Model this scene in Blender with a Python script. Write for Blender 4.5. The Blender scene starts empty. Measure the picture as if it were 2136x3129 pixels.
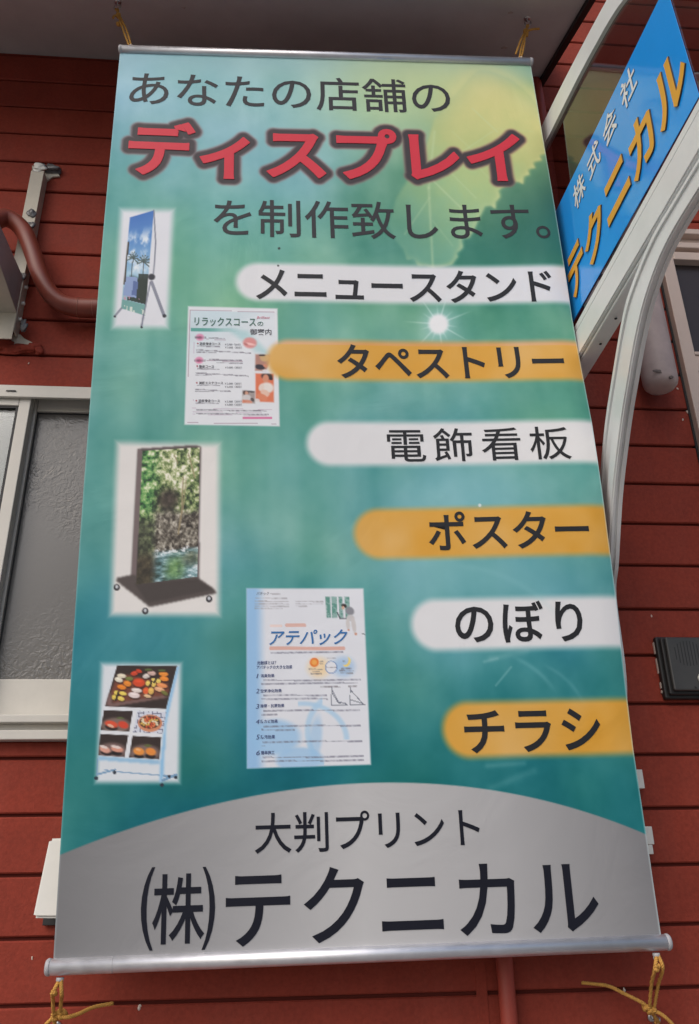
import bpy, bmesh, math, random
import numpy as np
from mathutils import Vector, Matrix

random.seed(7)
RNG = np.random.default_rng(11)
sc = bpy.context.scene
COL = sc.collection

# ------------------------------------------------------------------ camera
W0, H0 = 2136.0, 3129.0
FPX = 2451.0
YAW, PITCH, ROLL = (math.radians(a) for a in (4.72, 23.91, -0.93))
CAM = np.array([0.0, 0.0, 1.5])
_cy, _sy, _cp, _sp = math.cos(YAW), math.sin(YAW), math.cos(PITCH), math.sin(PITCH)
C_F = np.array([_sy * _cp, _cy * _cp, _sp])
_r = np.array([_cy, -_sy, 0.0])
_u = np.cross(_r, C_F)
C_R = math.cos(ROLL) * _r + math.sin(ROLL) * _u
C_U = math.cos(ROLL) * _u - math.sin(ROLL) * _r
cd = bpy.data.cameras.new('camera')
cam = bpy.data.objects.new('camera', cd)
COL.objects.link(cam)
cd.sensor_fit = 'VERTICAL'
cd.sensor_height = 36.0
cd.sensor_width = 36.0
cd.lens = 36.0 * FPX / H0
cd.clip_start = 0.02
cd.clip_end = 2000.0
cam.matrix_world = Matrix(((C_R[0], C_U[0], -C_F[0], CAM[0]), (C_R[1], C_U[1], -C_F[1], CAM[1]),
                           (C_R[2], C_U[2], -C_F[2], CAM[2]), (0, 0, 0, 1)))
sc.camera = cam

# ------------------------------------------------------------------ sky, sun, exposure
SUN_EL, SUN_AZ = math.radians(42), math.radians(220)      # azimuth clockwise from +Y
w = bpy.data.worlds.new('World')
sc.world = w
w.use_nodes = True
nt = w.node_tree
bg = nt.nodes['Background']
sky = nt.nodes.new('ShaderNodeTexSky')
sky.sky_type = 'NISHITA'
sky.sun_disc = False
sky.sun_elevation = SUN_EL
sky.sun_rotation = SUN_AZ
sky.air_density = 1.0
sky.dust_density = 3.5
sky.ozone_density = 0.6
nt.links.new(sky.outputs[0], bg.inputs[0])
bg.inputs[1].default_value = 0.13
sd = bpy.data.lights.new('sun', 'SUN')
sun = bpy.data.objects.new('sun', sd)
COL.objects.link(sun)
sd.energy = 1.2
sd.angle = math.radians(60)
sd.color = (1.0, 0.99, 0.975)
to_sun = Vector((math.sin(SUN_AZ) * math.cos(SUN_EL), math.cos(SUN_AZ) * math.cos(SUN_EL), math.sin(SUN_EL)))
sun.rotation_euler = to_sun.to_track_quat('Z', 'Y').to_euler()
sun.location = to_sun * 30
sc.view_settings.view_transform = 'Standard'
sc.view_settings.look = 'None'
sc.view_settings.gamma = 1.0
sc.view_settings.use_curve_mapping = False
sc.view_settings.exposure = -0.05


# ------------------------------------------------------------------ measuring helpers
def ray(u, v):
    return (u - W0 / 2) / FPX * C_R - (v - H0 / 2) / FPX * C_U + C_F


YW = 1.456                       # the face of the wall


def at_y(u, v, y=YW):
    d = ray(u, v)
    return CAM + d * (y / d[1])


def at_x(u, v, x):
    d = ray(u, v)
    return CAM + d * (x / d[0])


def at_plane(u, v, p, n):
    d = ray(u, v)
    return CAM + d * (((p - CAM) @ n) / (d @ n))


# ------------------------------------------------------------------ object helpers
WLOC = {}


def link(o, parent=None, loc=(0, 0, 0)):
    COL.objects.link(o)
    o.location = loc
    WLOC[o.name] = Vector(loc)
    if parent is not None:
        o.parent = parent
        o.matrix_parent_inverse = Matrix.Translation(-WLOC[parent.name])
    return o


def tag(o, label, cat, group=None, kind=None):
    if label:
        o['label'] = label
    if cat:
        o['category'] = cat
    if group:
        o['group'] = group
    if kind:
        o['kind'] = kind
    return o


def thing(name, loc, label, cat, group=None):
    return tag(link(bpy.data.objects.new(name, None), None, loc), label, cat, group)


def mesh_obj(name, verts, faces, mat, parent=None, smooth=False, recentre=True):
    v = np.asarray(verts, dtype=float).reshape(-1, 3)
    loc = Vector((0, 0, 0))
    if recentre:
        lo, hi = v.min(0), v.max(0)
        loc = Vector(((lo[0] + hi[0]) / 2, (lo[1] + hi[1]) / 2, lo[2]))
        v = v - np.array(loc)
    me = bpy.data.meshes.new(name)
    me.from_pydata(v.tolist(), [], [list(f) for f in faces])
    if mat:
        me.materials.append(mat)
    if smooth:
        me.polygons.foreach_set('use_smooth', [True] * len(me.polygons))
    me.update()
    return link(bpy.data.objects.new(name, me), parent, loc)


def bm_obj(name, bm, mat, parent=None, smooth=False):
    bmesh.ops.recalc_face_normals(bm, faces=bm.faces)
    bm.verts.index_update()
    vs = [tuple(v.co) for v in bm.verts]
    fs = [[v.index for v in f.verts] for f in bm.faces]
    bm.free()
    return mesh_obj(name, vs, fs, mat, parent, smooth)


def add_box(bm, x0, x1, y0, y1, z0, z1, bevel=0.0, seg=2, mtx=None):
    r = bmesh.ops.create_cube(bm, size=1.0)
    vs = r['verts']
    for v in vs:
        v.co = Vector(((x0 + x1) / 2 + v.co.x * (x1 - x0), (y0 + y1) / 2 + v.co.y * (y1 - y0), (z0 + z1) / 2 + v.co.z * (z1 - z0)))
    if bevel > 0:
        es = list({e for v in vs for e in v.link_edges})
        r2 = bmesh.ops.bevel(bm, geom=es, offset=bevel, segments=seg, affect='EDGES', profile=0.5)
        vs = list({v for f in r2['faces'] for v in f.verts} | {v for v in vs if v.is_valid})
    if mtx is not None:
        bmesh.ops.transform(bm, matrix=mtx, verts=vs)
    return vs


def box(name, x0, x1, y0, y1, z0, z1, mat, parent=None, bevel=0.0, mtx=None):
    bm = bmesh.new()
    add_box(bm, x0, x1, y0, y1, z0, z1, bevel, 2, mtx)
    return bm_obj(name, bm, mat, parent)


def catmull(pts, n=8):
    p = [np.asarray(q, float) for q in pts]
    p = [2 * p[0] - p[1]] + p + [2 * p[-1] - p[-2]]
    out = []
    for i in range(1, len(p) - 2):
        for k in range(n):
            t = k / n
            out.append(0.5 * ((2 * p[i]) + (-p[i - 1] + p[i + 1]) * t + (2 * p[i - 1] - 5 * p[i] + 4 * p[i + 1] - p[i + 2]) * t * t
                              + (-p[i - 1] + 3 * p[i] - 3 * p[i + 1] + p[i + 2]) * t ** 3))
    out.append(p[-2])
    return np.array(out)


def frames(path):
    t = np.gradient(path, axis=0)
    t /= np.linalg.norm(t, axis=1)[:, None]
    a = np.array([0.13, 0.31, 0.94]) if abs(t[0][2]) < 0.9 else np.array([1.0, 0.1, 0.0])
    n = np.cross(t[0], a)
    n /= np.linalg.norm(n)
    N, B = [], []
    for i in range(len(path)):
        n = n - t[i] * (n @ t[i])
        n /= np.linalg.norm(n)
        N.append(n.copy())
        B.append(np.cross(t[i], n))
    return np.array(N), np.array(B)


def tube_data(pts, rad, seg=14, n=8, smooth_path=True, cap=True):
    path = catmull(pts, n) if smooth_path else np.asarray(pts, float)
    N, B = frames(path)
    rr = np.interp(np.linspace(0, 1, len(path)), np.linspace(0, 1, len(rad)), rad) if hasattr(rad, '__len__') else np.full(len(path), rad)
    vs, fs = [], []
    for i in range(len(path)):
        for k in range(seg):
            a = 2 * math.pi * k / seg
            vs.append(path[i] + rr[i] * (math.cos(a) * N[i] + math.sin(a) * B[i]))
    for i in range(len(path) - 1):
        for k in range(seg):
            k2 = (k + 1) % seg
            fs.append((i * seg + k, i * seg + k2, (i + 1) * seg + k2, (i + 1) * seg + k))
    if cap:
        fs.append(tuple(range(seg - 1, -1, -1)))
        fs.append(tuple((len(path) - 1) * seg + k for k in range(seg)))
    return vs, fs


def tube(name, pts, rad, mat, parent=None, seg=14, n=8, smooth_path=True):
    vs, fs = tube_data(pts, rad, seg, n, smooth_path)
    return mesh_obj(name, vs, fs, mat, parent, True)


def rope_data(pts, rad, turns_per_m=110, strands=3):
    """three strands twisted about the path"""
    path = catmull(pts, 14)
    N, B = frames(path)
    L = np.concatenate([[0], np.cumsum(np.linalg.norm(np.diff(path, axis=0), axis=1))])
    V, F = [], []
    for s in range(strands):
        ph = 2 * math.pi * (L * turns_per_m + s / strands)
        q = path + rad * 0.52 * (np.cos(ph)[:, None] * N + np.sin(ph)[:, None] * B)
        vs, fs = tube_data(q, rad * 0.56, 6, smooth_path=False)
        off = len(V)
        V += list(vs)
        F += [tuple(i + off for i in f) for f in fs]
    return V, F


def lathe(name, prof, centre, axis, mat, parent=None, seg=24):
    """prof: list of (radius, height along axis)"""
    ax = np.asarray(axis, float)
    ax /= np.linalg.norm(ax)
    a = np.array([1.0, 0, 0]) if abs(ax[0]) < 0.9 else np.array([0, 0, 1.0])
    n = np.cross(ax, a)
    n /= np.linalg.norm(n)
    b = np.cross(ax, n)
    c = np.asarray(centre, float)
    vs, fs = [], []
    for (r, h) in prof:
        for k in range(seg):
            t = 2 * math.pi * k / seg
            vs.append(c + ax * h + r * (math.cos(t) * n + math.sin(t) * b))
    for i in range(len(prof) - 1):
        for k in range(seg):
            k2 = (k + 1) % seg
            fs.append((i * seg + k, i * seg + k2, (i + 1) * seg + k2, (i + 1) * seg + k))
    fs.append(tuple(range(seg - 1, -1, -1)))
    fs.append(tuple((len(prof) - 1) * seg + k for k in range(seg)))
    return mesh_obj(name, vs, fs, mat, parent, True)


def blob(name, centre, size, mat, parent=None, seed=0, rough=0.35):
    bm = bmesh.new()
    bmesh.ops.create_icosphere(bm, subdivisions=3, radius=1.0)
    rg = np.random.default_rng(seed)
    ks = rg.normal(size=(9, 3)) * 2.6
    ph = rg.uniform(0, 6.28, 9)
    for v in bm.verts:
        p = np.array(v.co)
        f = 1 + rough * float(np.sum(np.sin(ks @ p + ph)) / 3.2)
        v.co = Vector(np.asarray(centre) + p * f * np.asarray(size))
    return bm_obj(name, bm, mat, parent, True)


# ------------------------------------------------------------------ materials
def lin(c):
    c = np.asarray(c, float) / 255.0
    return np.where(c <= 0.04045, c / 12.92, ((c + 0.055) / 1.055) ** 2.4)


def mat(name, col, rough=0.5, metal=0.0, spec=0.5, noise=None, bump=None, var=0.0, vscale=8.0, coat=0.0):
    """principled material; var/vscale: colour mottling, bump: (scale, strength, detail)"""
    m = bpy.data.materials.new(name)
    m.use_nodes = True
    n = m.node_tree.nodes
    l = m.node_tree.links
    p = n['Principled BSDF']
    p.inputs['Base Color'].default_value = (*col, 1)
    p.inputs['Roughness'].default_value = rough
    p.inputs['Metallic'].default_value = metal
    p.inputs['Specular IOR Level'].default_value = spec
    p.inputs['Coat Weight'].default_value = coat
    tc = n.new('ShaderNodeTexCoord')
    geo = n.new('ShaderNodeNewGeometry')
    if var > 0:
        t = n.new('ShaderNodeTexNoise')
        t.inputs['Scale'].default_value = vscale
        t.inputs['Detail'].default_value = 6
        t.inputs['Roughness'].default_value = 0.65
        l.new(geo.outputs['Position'], t.inputs['Vector'])
        r = n.new('ShaderNodeMapRange')
        r.inputs['From Min'].default_value = 0.3
        r.inputs['From Max'].default_value = 0.7
        r.inputs['To Min'].default_value = 1 - var
        r.inputs['To Max'].default_value = 1 + var
        l.new(t.outputs['Fac'], r.inputs['Value'])
        mx = n.new('ShaderNodeVectorMath')
        mx.operation = 'SCALE'
        mx.inputs[0].default_value = col
        l.new(r.outputs['Result'], mx.inputs['Scale'])
        l.new(mx.outputs['Vector'], p.inputs['Base Color'])
        rr = n.new('ShaderNodeMapRange')
        rr.inputs['From Min'].default_value = 0.3
        rr.inputs['From Max'].default_value = 0.7
        rr.inputs['To Min'].default_value = max(0.03, rough - 0.08)
        rr.inputs['To Max'].default_value = min(1, rough + 0.1)
        l.new(t.outputs['Fac'], rr.inputs['Value'])
        l.new(rr.outputs['Result'], p.inputs['Roughness'])
    if bump:
        b = n.new('ShaderNodeTexNoise')
        b.inputs['Scale'].default_value = bump[0]
        b.inputs['Detail'].default_value = bump[2] if len(bump) > 2 else 4
        l.new(geo.outputs['Position'], b.inputs['Vector'])
        bn = n.new('ShaderNodeBump')
        bn.inputs['Strength'].default_value = bump[1]
        bn.inputs['Distance'].default_value = bump[3] if len(bump) > 3 else 0.002
        l.new(b.outputs['Fac'], bn.inputs['Height'])
        l.new(bn.outputs['Normal'], p.inputs['Normal'])
    return m


M = {}
M['siding'] = mat('siding_paint', (0.268, 0.044, 0.027), 0.72, spec=0.18, var=0.12, vscale=9.0, bump=(260, 0.55, 5, 0.0012))
_n, _l = M['siding'].node_tree.nodes, M['siding'].node_tree.links
_p = _n['Principled BSDF']
_src = _p.inputs['Base Color'].links[0].from_socket
_g = _n.new('ShaderNodeNewGeometry')
_mp = _n.new('ShaderNodeMapping')
_mp.inputs['Scale'].default_value = (14, 14, 1.6)
_l.new(_g.outputs['Position'], _mp.inputs['Vector'])
_st = _n.new('ShaderNodeTexNoise')
_st.inputs['Scale'].default_value = 1.0
_st.inputs['Detail'].default_value = 7
_st.inputs['Roughness'].default_value = 0.7
_l.new(_mp.outputs['Vector'], _st.inputs['Vector'])
_r1 = _n.new('ShaderNodeMapRange')
_r1.inputs['From Min'].default_value = 0.48
_r1.inputs['From Max'].default_value = 0.78
_r1.inputs['To Max'].default_value = 0.42
_l.new(_st.outputs['Fac'], _r1.inputs['Value'])
_mx = _n.new('ShaderNodeMix')
_mx.data_type = 'RGBA'
_l.new(_r1.outputs['Result'], _mx.inputs['Factor'])
_l.new(_src, _mx.inputs['A'])
_mx.inputs['B'].default_value = (0.30, 0.070, 0.048, 1)
_sp = _n.new('ShaderNodeTexNoise')
_sp.inputs['Scale'].default_value = 170
_sp.inputs['Detail'].default_value = 3
_l.new(_g.outputs['Position'], _sp.inputs['Vector'])
_r2 = _n.new('ShaderNodeMapRange')
_r2.inputs['From Min'].default_value = 0.3
_r2.inputs['From Max'].default_value = 0.7
_r2.inputs['To Min'].default_value = 0.90
_r2.inputs['To Max'].default_value = 1.09
_l.new(_sp.outputs['Fac'], _r2.inputs['Value'])
_sc = _n.new('ShaderNodeVectorMath')
_sc.operation = 'SCALE'
_l.new(_mx.outputs['Result'], _sc.inputs[0])
_l.new(_r2.outputs['Result'], _sc.inputs['Scale'])
_l.new(_sc.outputs['Vector'], _p.inputs['Base Color'])
M['groove'] = mat('siding_backing', (0.11, 0.018, 0.012), 0.8, spec=0.2)
M['pipe_red'] = mat('red_painted_plastic', (0.34, 0.055, 0.036), 0.5, spec=0.4, var=0.12, vscale=20)
M['soffit'] = mat('soffit_board', (0.55, 0.54, 0.53), 0.85, spec=0.2, var=0.10, vscale=5, bump=(90, 0.2, 4))
M['verge'] = mat('dark_verge_metal', (0.012, 0.010, 0.010), 0.5)
M['stain'] = mat('brown_stain', (0.44, 0.37, 0.33), 0.9, spec=0.1, var=0.15, vscale=30)
M['window'] = mat('window_aluminium', (0.63, 0.605, 0.55), 0.42, spec=0.45, var=0.06, vscale=14)
M['door'] = mat('door_aluminium', (0.55, 0.44, 0.38), 0.4, spec=0.45, var=0.05, vscale=12)
M['gasket'] = mat('black_gasket', (0.02, 0.02, 0.022), 0.6)
M['tinted'] = mat('tinted_door_glass', (0.045, 0.036, 0.036), 0.25, spec=0.4)
M['dark'] = mat('dark_interior', (0.05, 0.05, 0.048), 0.9)
M['blind'] = mat('pale_blind', (0.45, 0.42, 0.37), 0.8)
M['white_alu'] = mat('white_aluminium', (0.72, 0.735, 0.735), 0.36, spec=0.5, var=0.04, vscale=10)
M['rail'] = mat('rail_aluminium', (0.74, 0.74, 0.78), 0.40, metal=0.8, spec=0.5, var=0.05, vscale=30)
M['cap'] = mat('grey_end_cap', (0.42, 0.42, 0.44), 0.45)
M['steel'] = mat('zinc_steel', (0.55, 0.55, 0.55), 0.35, metal=1.0, var=0.1, vscale=60)
M['rope'] = mat('yellow_rope', (0.56, 0.30, 0.075), 0.8, spec=0.2, var=0.15, vscale=140)
M['cream'] = mat('cream_painted_steel', (0.50, 0.46, 0.38), 0.45, spec=0.45, var=0.10, vscale=18)
M['galv'] = mat('galvanised_steel', (0.36, 0.35, 0.35), 0.5, metal=0.25, var=0.15, vscale=22)
M['hose'] = mat('red_brown_hose', (0.20, 0.042, 0.026), 0.42, spec=0.5, var=0.2, vscale=16)
M['sealant'] = mat('grey_sealant', (0.13, 0.13, 0.135), 0.3, spec=0.6, var=0.2, vscale=60)
M['white_pl'] = mat('white_plastic', (0.72, 0.71, 0.66), 0.45, spec=0.4, var=0.04, vscale=20)
M['frost'] = mat('frosted_pink_plastic', (0.47, 0.37, 0.345), 0.5, spec=0.4, var=0.16, vscale=14)
M['ic'] = mat('black_plastic', (0.020, 0.019, 0.019), 0.5, spec=0.4)
M['ic_face'] = mat('charcoal_plastic', (0.055, 0.054, 0.052), 0.45, spec=0.45, var=0.1, vscale=30)
M['chip'] = mat('bare_primer', (0.62, 0.52, 0.45), 0.7)
M['orange'] = mat('orange_letter', (0.76, 0.38, 0.035), 0.4)
M['white_let'] = mat('white_letter', (0.78, 0.79, 0.80), 0.4)
M['let_side'] = mat('dark_letter_edge', (0.05, 0.03, 0.02), 0.5)
M['ground'] = mat('concrete_ground', (0.24, 0.23, 0.22), 0.9, spec=0.2, var=0.15, vscale=3, bump=(40, 0.3))
M['roof'] = mat('dark_roof_metal', (0.05, 0.05, 0.055), 0.5)

# obscure glass of the window: dark room behind, rippled surface
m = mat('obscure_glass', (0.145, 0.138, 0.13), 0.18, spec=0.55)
n, l = m.node_tree.nodes, m.node_tree.links
geo = n.new('ShaderNodeNewGeometry')
vo = n.new('ShaderNodeTexNoise')
vo.inputs['Scale'].default_value = 85
vo.inputs['Detail'].default_value = 2.5
vo.inputs['Distortion'].default_value = 1.3
l.new(geo.outputs['Position'], vo.inputs['Vector'])
am = n.new('ShaderNodeTexNoise')
am.inputs['Scale'].default_value = 5
l.new(geo.outputs['Position'], am.inputs['Vector'])
mr = n.new('ShaderNodeMapRange')
mr.inputs['From Min'].default_value = 0.35
mr.inputs['From Max'].default_value = 0.62
mr.inputs['To Min'].default_value = 0.02
mr.inputs['To Max'].default_value = 0.36
l.new(am.outputs['Fac'], mr.inputs['Value'])
bn = n.new('ShaderNodeBump')
bn.inputs['Distance'].default_value = 0.004
l.new(vo.outputs['Fac'], bn.inputs['Height'])
l.new(mr.outputs['Result'], bn.inputs['Strength'])
l.new(bn.outputs['Normal'], n['Principled BSDF'].inputs['Normal'])
M['obscure'] = m


def glass(name, tint, rough=0.02):
    """flat sheet: mirror reflection by fresnel, the rest tinted see-through"""
    m = bpy.data.materials.new(name)
    m.use_nodes = True
    n, l = m.node_tree.nodes, m.node_tree.links
    n.remove(n['Principled BSDF'])
    tr = n.new('ShaderNodeBsdfTransparent')
    tr.inputs[0].default_value = (*tint, 1)
    gl = n.new('ShaderNodeBsdfGlossy')
    gl.inputs['Roughness'].default_value = rough
    fr = n.new('ShaderNodeFresnel')
    fr.inputs['IOR'].default_value = 1.65
    mx = n.new('ShaderNodeMixShader')
    l.new(fr.outputs[0], mx.inputs[0])
    l.new(tr.outputs[0], mx.inputs[1])
    l.new(gl.outputs[0], mx.inputs[2])
    l.new(mx.outputs[0], n['Material Output'].inputs[0])
    return m


M['smoke'] = glass('smoked_acrylic', (0.24, 0.17, 0.16), 0.02)
M['clear'] = glass('clear_glass', (0.86, 0.88, 0.87), 0.0)
m = mat('blue_film', (0.020, 0.33, 0.90), 0.12, spec=0.5, var=0.05, vscale=4)
M['film'] = m

# ------------------------------------------------------------------ ground
g = mesh_obj('ground', [(-400, -400, 0), (400, -400, 0), (400, 400, 0), (-400, 400, 0)], [(0, 1, 2, 3)], M['ground'])
tag(g, None, None, kind='structure')

# ------------------------------------------------------------------ building with its siding boards
PITCHB = 0.091


def zline(k):
    return 1.5 + (8.96 - k) * PITCHB


XL, XR, ZB, ZT = -2.3, 2.4, 0.30, 5.6
XJ = 0.319                                  # the upright joint between two siding sheets
WX0, WX1, WZ0, WZ1 = -1.50, 0.15, 1.706, 2.401
DX0, DX1, DZ0, DZ1 = 0.872, 1.78, 0.30, 2.905
building = thing('building', (0, YW, 0), 'red building front clad in narrow horizontal siding boards under an eave', 'building')
TB = 0.012                                  # board thickness
cache = {}


def board(x0, x1, z0, z1):
    wd, ht = round(x1 - x0, 4), round(z1 - z0, 4)
    if (wd, ht) not in cache:
        b = 0.0022
        a, c = wd / 2, ht
        vs = [(-a, TB, 0), (a, TB, 0), (a, TB, c), (-a, TB, c), (-a, b, 0), (a, b, 0), (a, b, c), (-a, b, c),
              (-a + b, 0, b), (a - b, 0, b), (a - b, 0, c - b), (-a + b, 0, c - b)]
        fs = [(8, 9, 10, 11), (4, 5, 9, 8), (5, 6, 10, 9), (6, 7, 11, 10), (7, 4, 8, 11), (0, 1, 5, 4), (1, 2, 6, 5), (2, 3, 7, 6), (3, 0, 4, 7)]
        me = bpy.data.meshes.new('siding_board')
        me.from_pydata(vs, [], fs)
        me.materials.append(M['siding'])
        cache[(wd, ht)] = me
    o = bpy.data.objects.new('siding_board', cache[(wd, ht)])
    link(o, building, ((x0 + x1) / 2, YW + random.uniform(-0.0006, 0.0006), z0))
    return o


GAP = 0.0054
k = -40
rows = []
while True:
    zt, zb = zline(k) - GAP / 2, zline(k + 1) + GAP / 2
    if zt <= ZB:
        break
    if zb < ZT:
        rows.append((max(zb, ZB), min(zt, ZT)))
    k += 1
for (zb, zt) in rows:
    if zt - zb < 0.01:
        continue
    segs = [(XL, XJ - 0.0015), (XJ + 0.0015, XR)]
    for (ox0, ox1, oz0, oz1) in ((WX0, WX1, WZ0, WZ1), (DX0, DX1, DZ0, DZ1)):
        if zt <= oz0 or zb >= oz1:
            continue
        new = []
        for (a, b) in segs:
            if b <= ox0 or a >= ox1:
                new.append((a, b))
                continue
            if a < ox0:
                new.append((a, ox0))
            if b > ox1:
                new.append((ox1, b))
            if zb < oz0 - 0.006:
                board(max(a, ox0), min(b, ox1), zb, oz0)
            if zt > oz1 + 0.006:
                board(max(a, ox0), min(b, ox1), oz1, zt)
        segs = new
    for (a, b) in segs:
        board(a, b, zb, zt)

# body behind the boards, with the two openings
bm = bmesh.new()
Y0, Y1 = YW + 0.0075, YW + 0.12
for (x0, x1, z0, z1) in ((XL, WX0, ZB, ZT), (WX0, WX1, ZB, WZ0), (WX0, WX1, WZ1, ZT), (WX1, DX0, ZB, ZT), (DX0, DX1, DZ1, ZT), (DX1, XR, ZB, ZT)):
    add_box(bm, x0, x1, Y0, Y1, z0, z1)
bm_obj('wall_body', bm, M['groove'], building)
box('foundation', XL, XR, YW + 0.02, YW + 0.14, 0, ZB - 0.002, M['ground'], building)
box('joint_cover', XJ - 0.009, XJ + 0.009, YW - 0.0012, YW + 0.002, ZB, 1.708, M['siding'], building, 0.0008)
# room behind the openings
bm = bmesh.new()
for b in ((XL, XR, 3.2, 3.25, 0.3, ZT), (XL, XL + 0.05, Y1, 3.2, 0.3, ZT), (XR - 0.05, XR, Y1, 3.2, 0.3, ZT), (XL, XR, Y1, 3.2, 0.3, 0.35), (XL, XR, Y1, 3.2, 3.0, 3.05)):
    add_box(bm, *b)
bm_obj('room_shell', bm, M['dark'], building)

# eave: a sheet of soffit falling outwards, verge trim, fascia, roof skin
SL = 0.4557
ZS = 3.410
EX0, EX1, EY0 = -2.3, 0.640, 1.105


def soff_z(y):
    return ZS - SL * (YW - y)


def slab(name, x0, x1, ya, yb, t, mat_, off=0.0, parent=building):
    vs = [(x0, ya, soff_z(ya) + off), (x1, ya, soff_z(ya) + off), (x1, yb, soff_z(yb) + off), (x0, yb, soff_z(yb) + off),
          (x0, ya, soff_z(ya) + off + t), (x1, ya, soff_z(ya) + off + t), (x1, yb, soff_z(yb) + off + t), (x0, yb, soff_z(yb) + off + t)]
    fs = [(0, 1, 2, 3), (7, 6, 5, 4), (0, 4, 5, 1), (1, 5, 6, 2), (2, 6, 7, 3), (3, 7, 4, 0)]
    return mesh_obj(name, vs, fs, mat_, parent)


eave = slab('eave', EX0, EX1, EY0, YW - 0.001, 0.10, M['soffit'])
slab('verge_trim', EX1 + 0.001, EX1 + 0.016, EY0 - 0.02, YW - 0.001, 0.15, M['verge'], -0.012, eave)
slab('roof_sheet', EX0 - 0.02, EX1 + 0.03, EY0 - 0.015, YW - 0.002, 0.012, M['roof'], 0.142, eave)
box('fascia', EX0, EX1 + 0.016, EY0 - 0.012, EY0 - 0.0005, soff_z(EY0) - 0.004, soff_z(EY0) + 0.13, M['verge'], eave)

# drainpipes
pr = 0.016
pt = at_y(1648, 330, YW - 0.03)
drain = tube('drainpipe', [(0.628, YW - 0.012, 3.395), (0.628, YW - 0.025, 3.36), (0.626, YW - 0.026, 3.1), (0.622, YW - 0.026, 2.86), (0.60, YW - 0.026, 2.80), (0.50, YW - 0.026, 2.76)], pr, M['pipe_red'], building, 16, 8)
PX = at_y(1537, 3000)[0]
dp2 = tube('drainpipe', [(PX, YW - 0.020, 2.35), (PX, YW - 0.020, 0.05)], 0.0135, M['pipe_red'], building, 18, 4, False)
for z in (2.0, 1.2, 0.6):
    lathe('pipe_clip', [(0.0145, 0), (0.016, 0.002), (0.016, 0.012), (0.0145, 0.014)], (PX, YW - 0.020, z), (0, 0, 1), M['pipe_red'], dp2)

# ------------------------------------------------------------------ window
YF = YW - 0.022                               # face of the outer frame
bm = bmesh.new()
add_box(bm, WX0, WX1, YF, YF + 0.008, WZ1 - 0.0205, WZ1, 0.0012)
add_box(bm, WX0, WX1, YF + 0.0085, YW + 0.09, WZ1 - 0.0008, WZ1 + 0.012, 0.0)
add_box(bm, WX0, WX1, YF - 0.006, YW + 0.09, WZ0 + 0.0278, WZ0 + 0.041, 0.0015)
add_box(bm, WX0, WX1, YF + 0.012, YW + 0.09, WZ0 + 0.0158, WZ0 + 0.0276, 0.0)
add_box(bm, WX0, WX1, YF - 0.002, YW + 0.09, WZ0, WZ0 + 0.0156, 0.0015)
add_box(bm, WX0, WX0 + 0.03, YF, YW + 0.09, WZ0 + 0.0412, WZ1 - 0.0207, 0.002)
add_box(bm, WX1 - 0.03, WX1, YF, YW + 0.09, WZ0 + 0.0412, WZ1 - 0.0207, 0.002)
window = bm_obj('window', bm, M['window'], building)
# front sash on the left (its right stile is the upright in view), rear sash on the right
SX = -0.527                                   # right edge of the front sash's stile
za, zb = WZ0 + 0.042, WZ1 - 0.0012
bm = bmesh.new()
add_box(bm, SX - 0.0225, SX, YF + 0.009, YF + 0.031, za, zb, 0.0015)
add_box(bm, WX0 + 0.031, SX - 0.023, YF + 0.0095, YF + 0.031, zb - 0.034, zb, 0.0015)
add_box(bm, WX0 + 0.031, SX - 0.023, YF + 0.0095, YF + 0.031, za, za + 0.069, 0.0015)
add_box(bm, WX0 + 0.031, WX0 + 0.07, YF + 0.0092, YF + 0.031, za + 0.0695, zb - 0.0345, 0.0015)
bm_obj('front_sash', bm, M['window'], window)
box('pane', WX0 + 0.07, SX - 0.0225, YF + 0.018, YF + 0.022, za + 0.069, zb - 0.034, M['clear'], window)
bm = bmesh.new()
add_box(bm, SX - 0.0285, SX - 0.0232, YF + 0.0125, YF + 0.0175, za + 0.0695, zb - 0.0345)
add_box(bm, WX0 + 0.0705, SX - 0.0288, YF + 0.0125, YF + 0.0175, zb - 0.0385, zb - 0.0345)
bm_obj('gasket', bm, M['gasket'], window)
bm = bmesh.new()
add_box(bm, SX - 0.02, SX + 0.004, YF + 0.037, YF + 0.062, za, zb, 0.0015)
add_box(bm, SX + 0.0045, WX1 - 0.031, YF + 0.038, YF + 0.062, zb - 0.029, zb, 0.0015)
add_box(bm, SX + 0.0045, WX1 - 0.031, YF + 0.038, YF + 0.062, za, za + 0.069, 0.0015)
add_box(bm, WX1 - 0.07, WX1 - 0.0315, YF + 0.0375, YF + 0.062, za + 0.0695, zb - 0.0295, 0.0015)
bm_obj('rear_sash', bm, M['window'], window)
box('pane', SX + 0.0042, WX1 - 0.07, YF + 0.046, YF + 0.050, za + 0.069, zb - 0.029, M['obscure'], window)
bm = bmesh.new()
add_box(bm, SX + 0.0046, WX1 - 0.0705, YF + 0.0435, YF + 0.0458, zb - 0.0315, zb - 0.0292)
add_box(bm, SX + 0.0046, SX + 0.0066, YF + 0.0435, YF + 0.0458, za + 0.0692, zb - 0.0316)  # black sheet stands in for the shadow below the box
bm_obj('gasket', bm, M['gasket'], window)
box('blind', WX0 + 0.05, SX - 0.02, YF + 0.13, YF + 0.15, 2.14, 2.42, M['blind'], window, 0.003)
box('blind_rail', WX0 + 0.05, SX - 0.02, YF + 0.122, YF + 0.129, 2.215, 2.222, M['gasket'], window)
box('weather_strip', -0.575, -0.556, YF - 0.002, YF - 0.0005, WZ1 - 0.009, WZ1 - 0.0065, M['gasket'], window)

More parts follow.
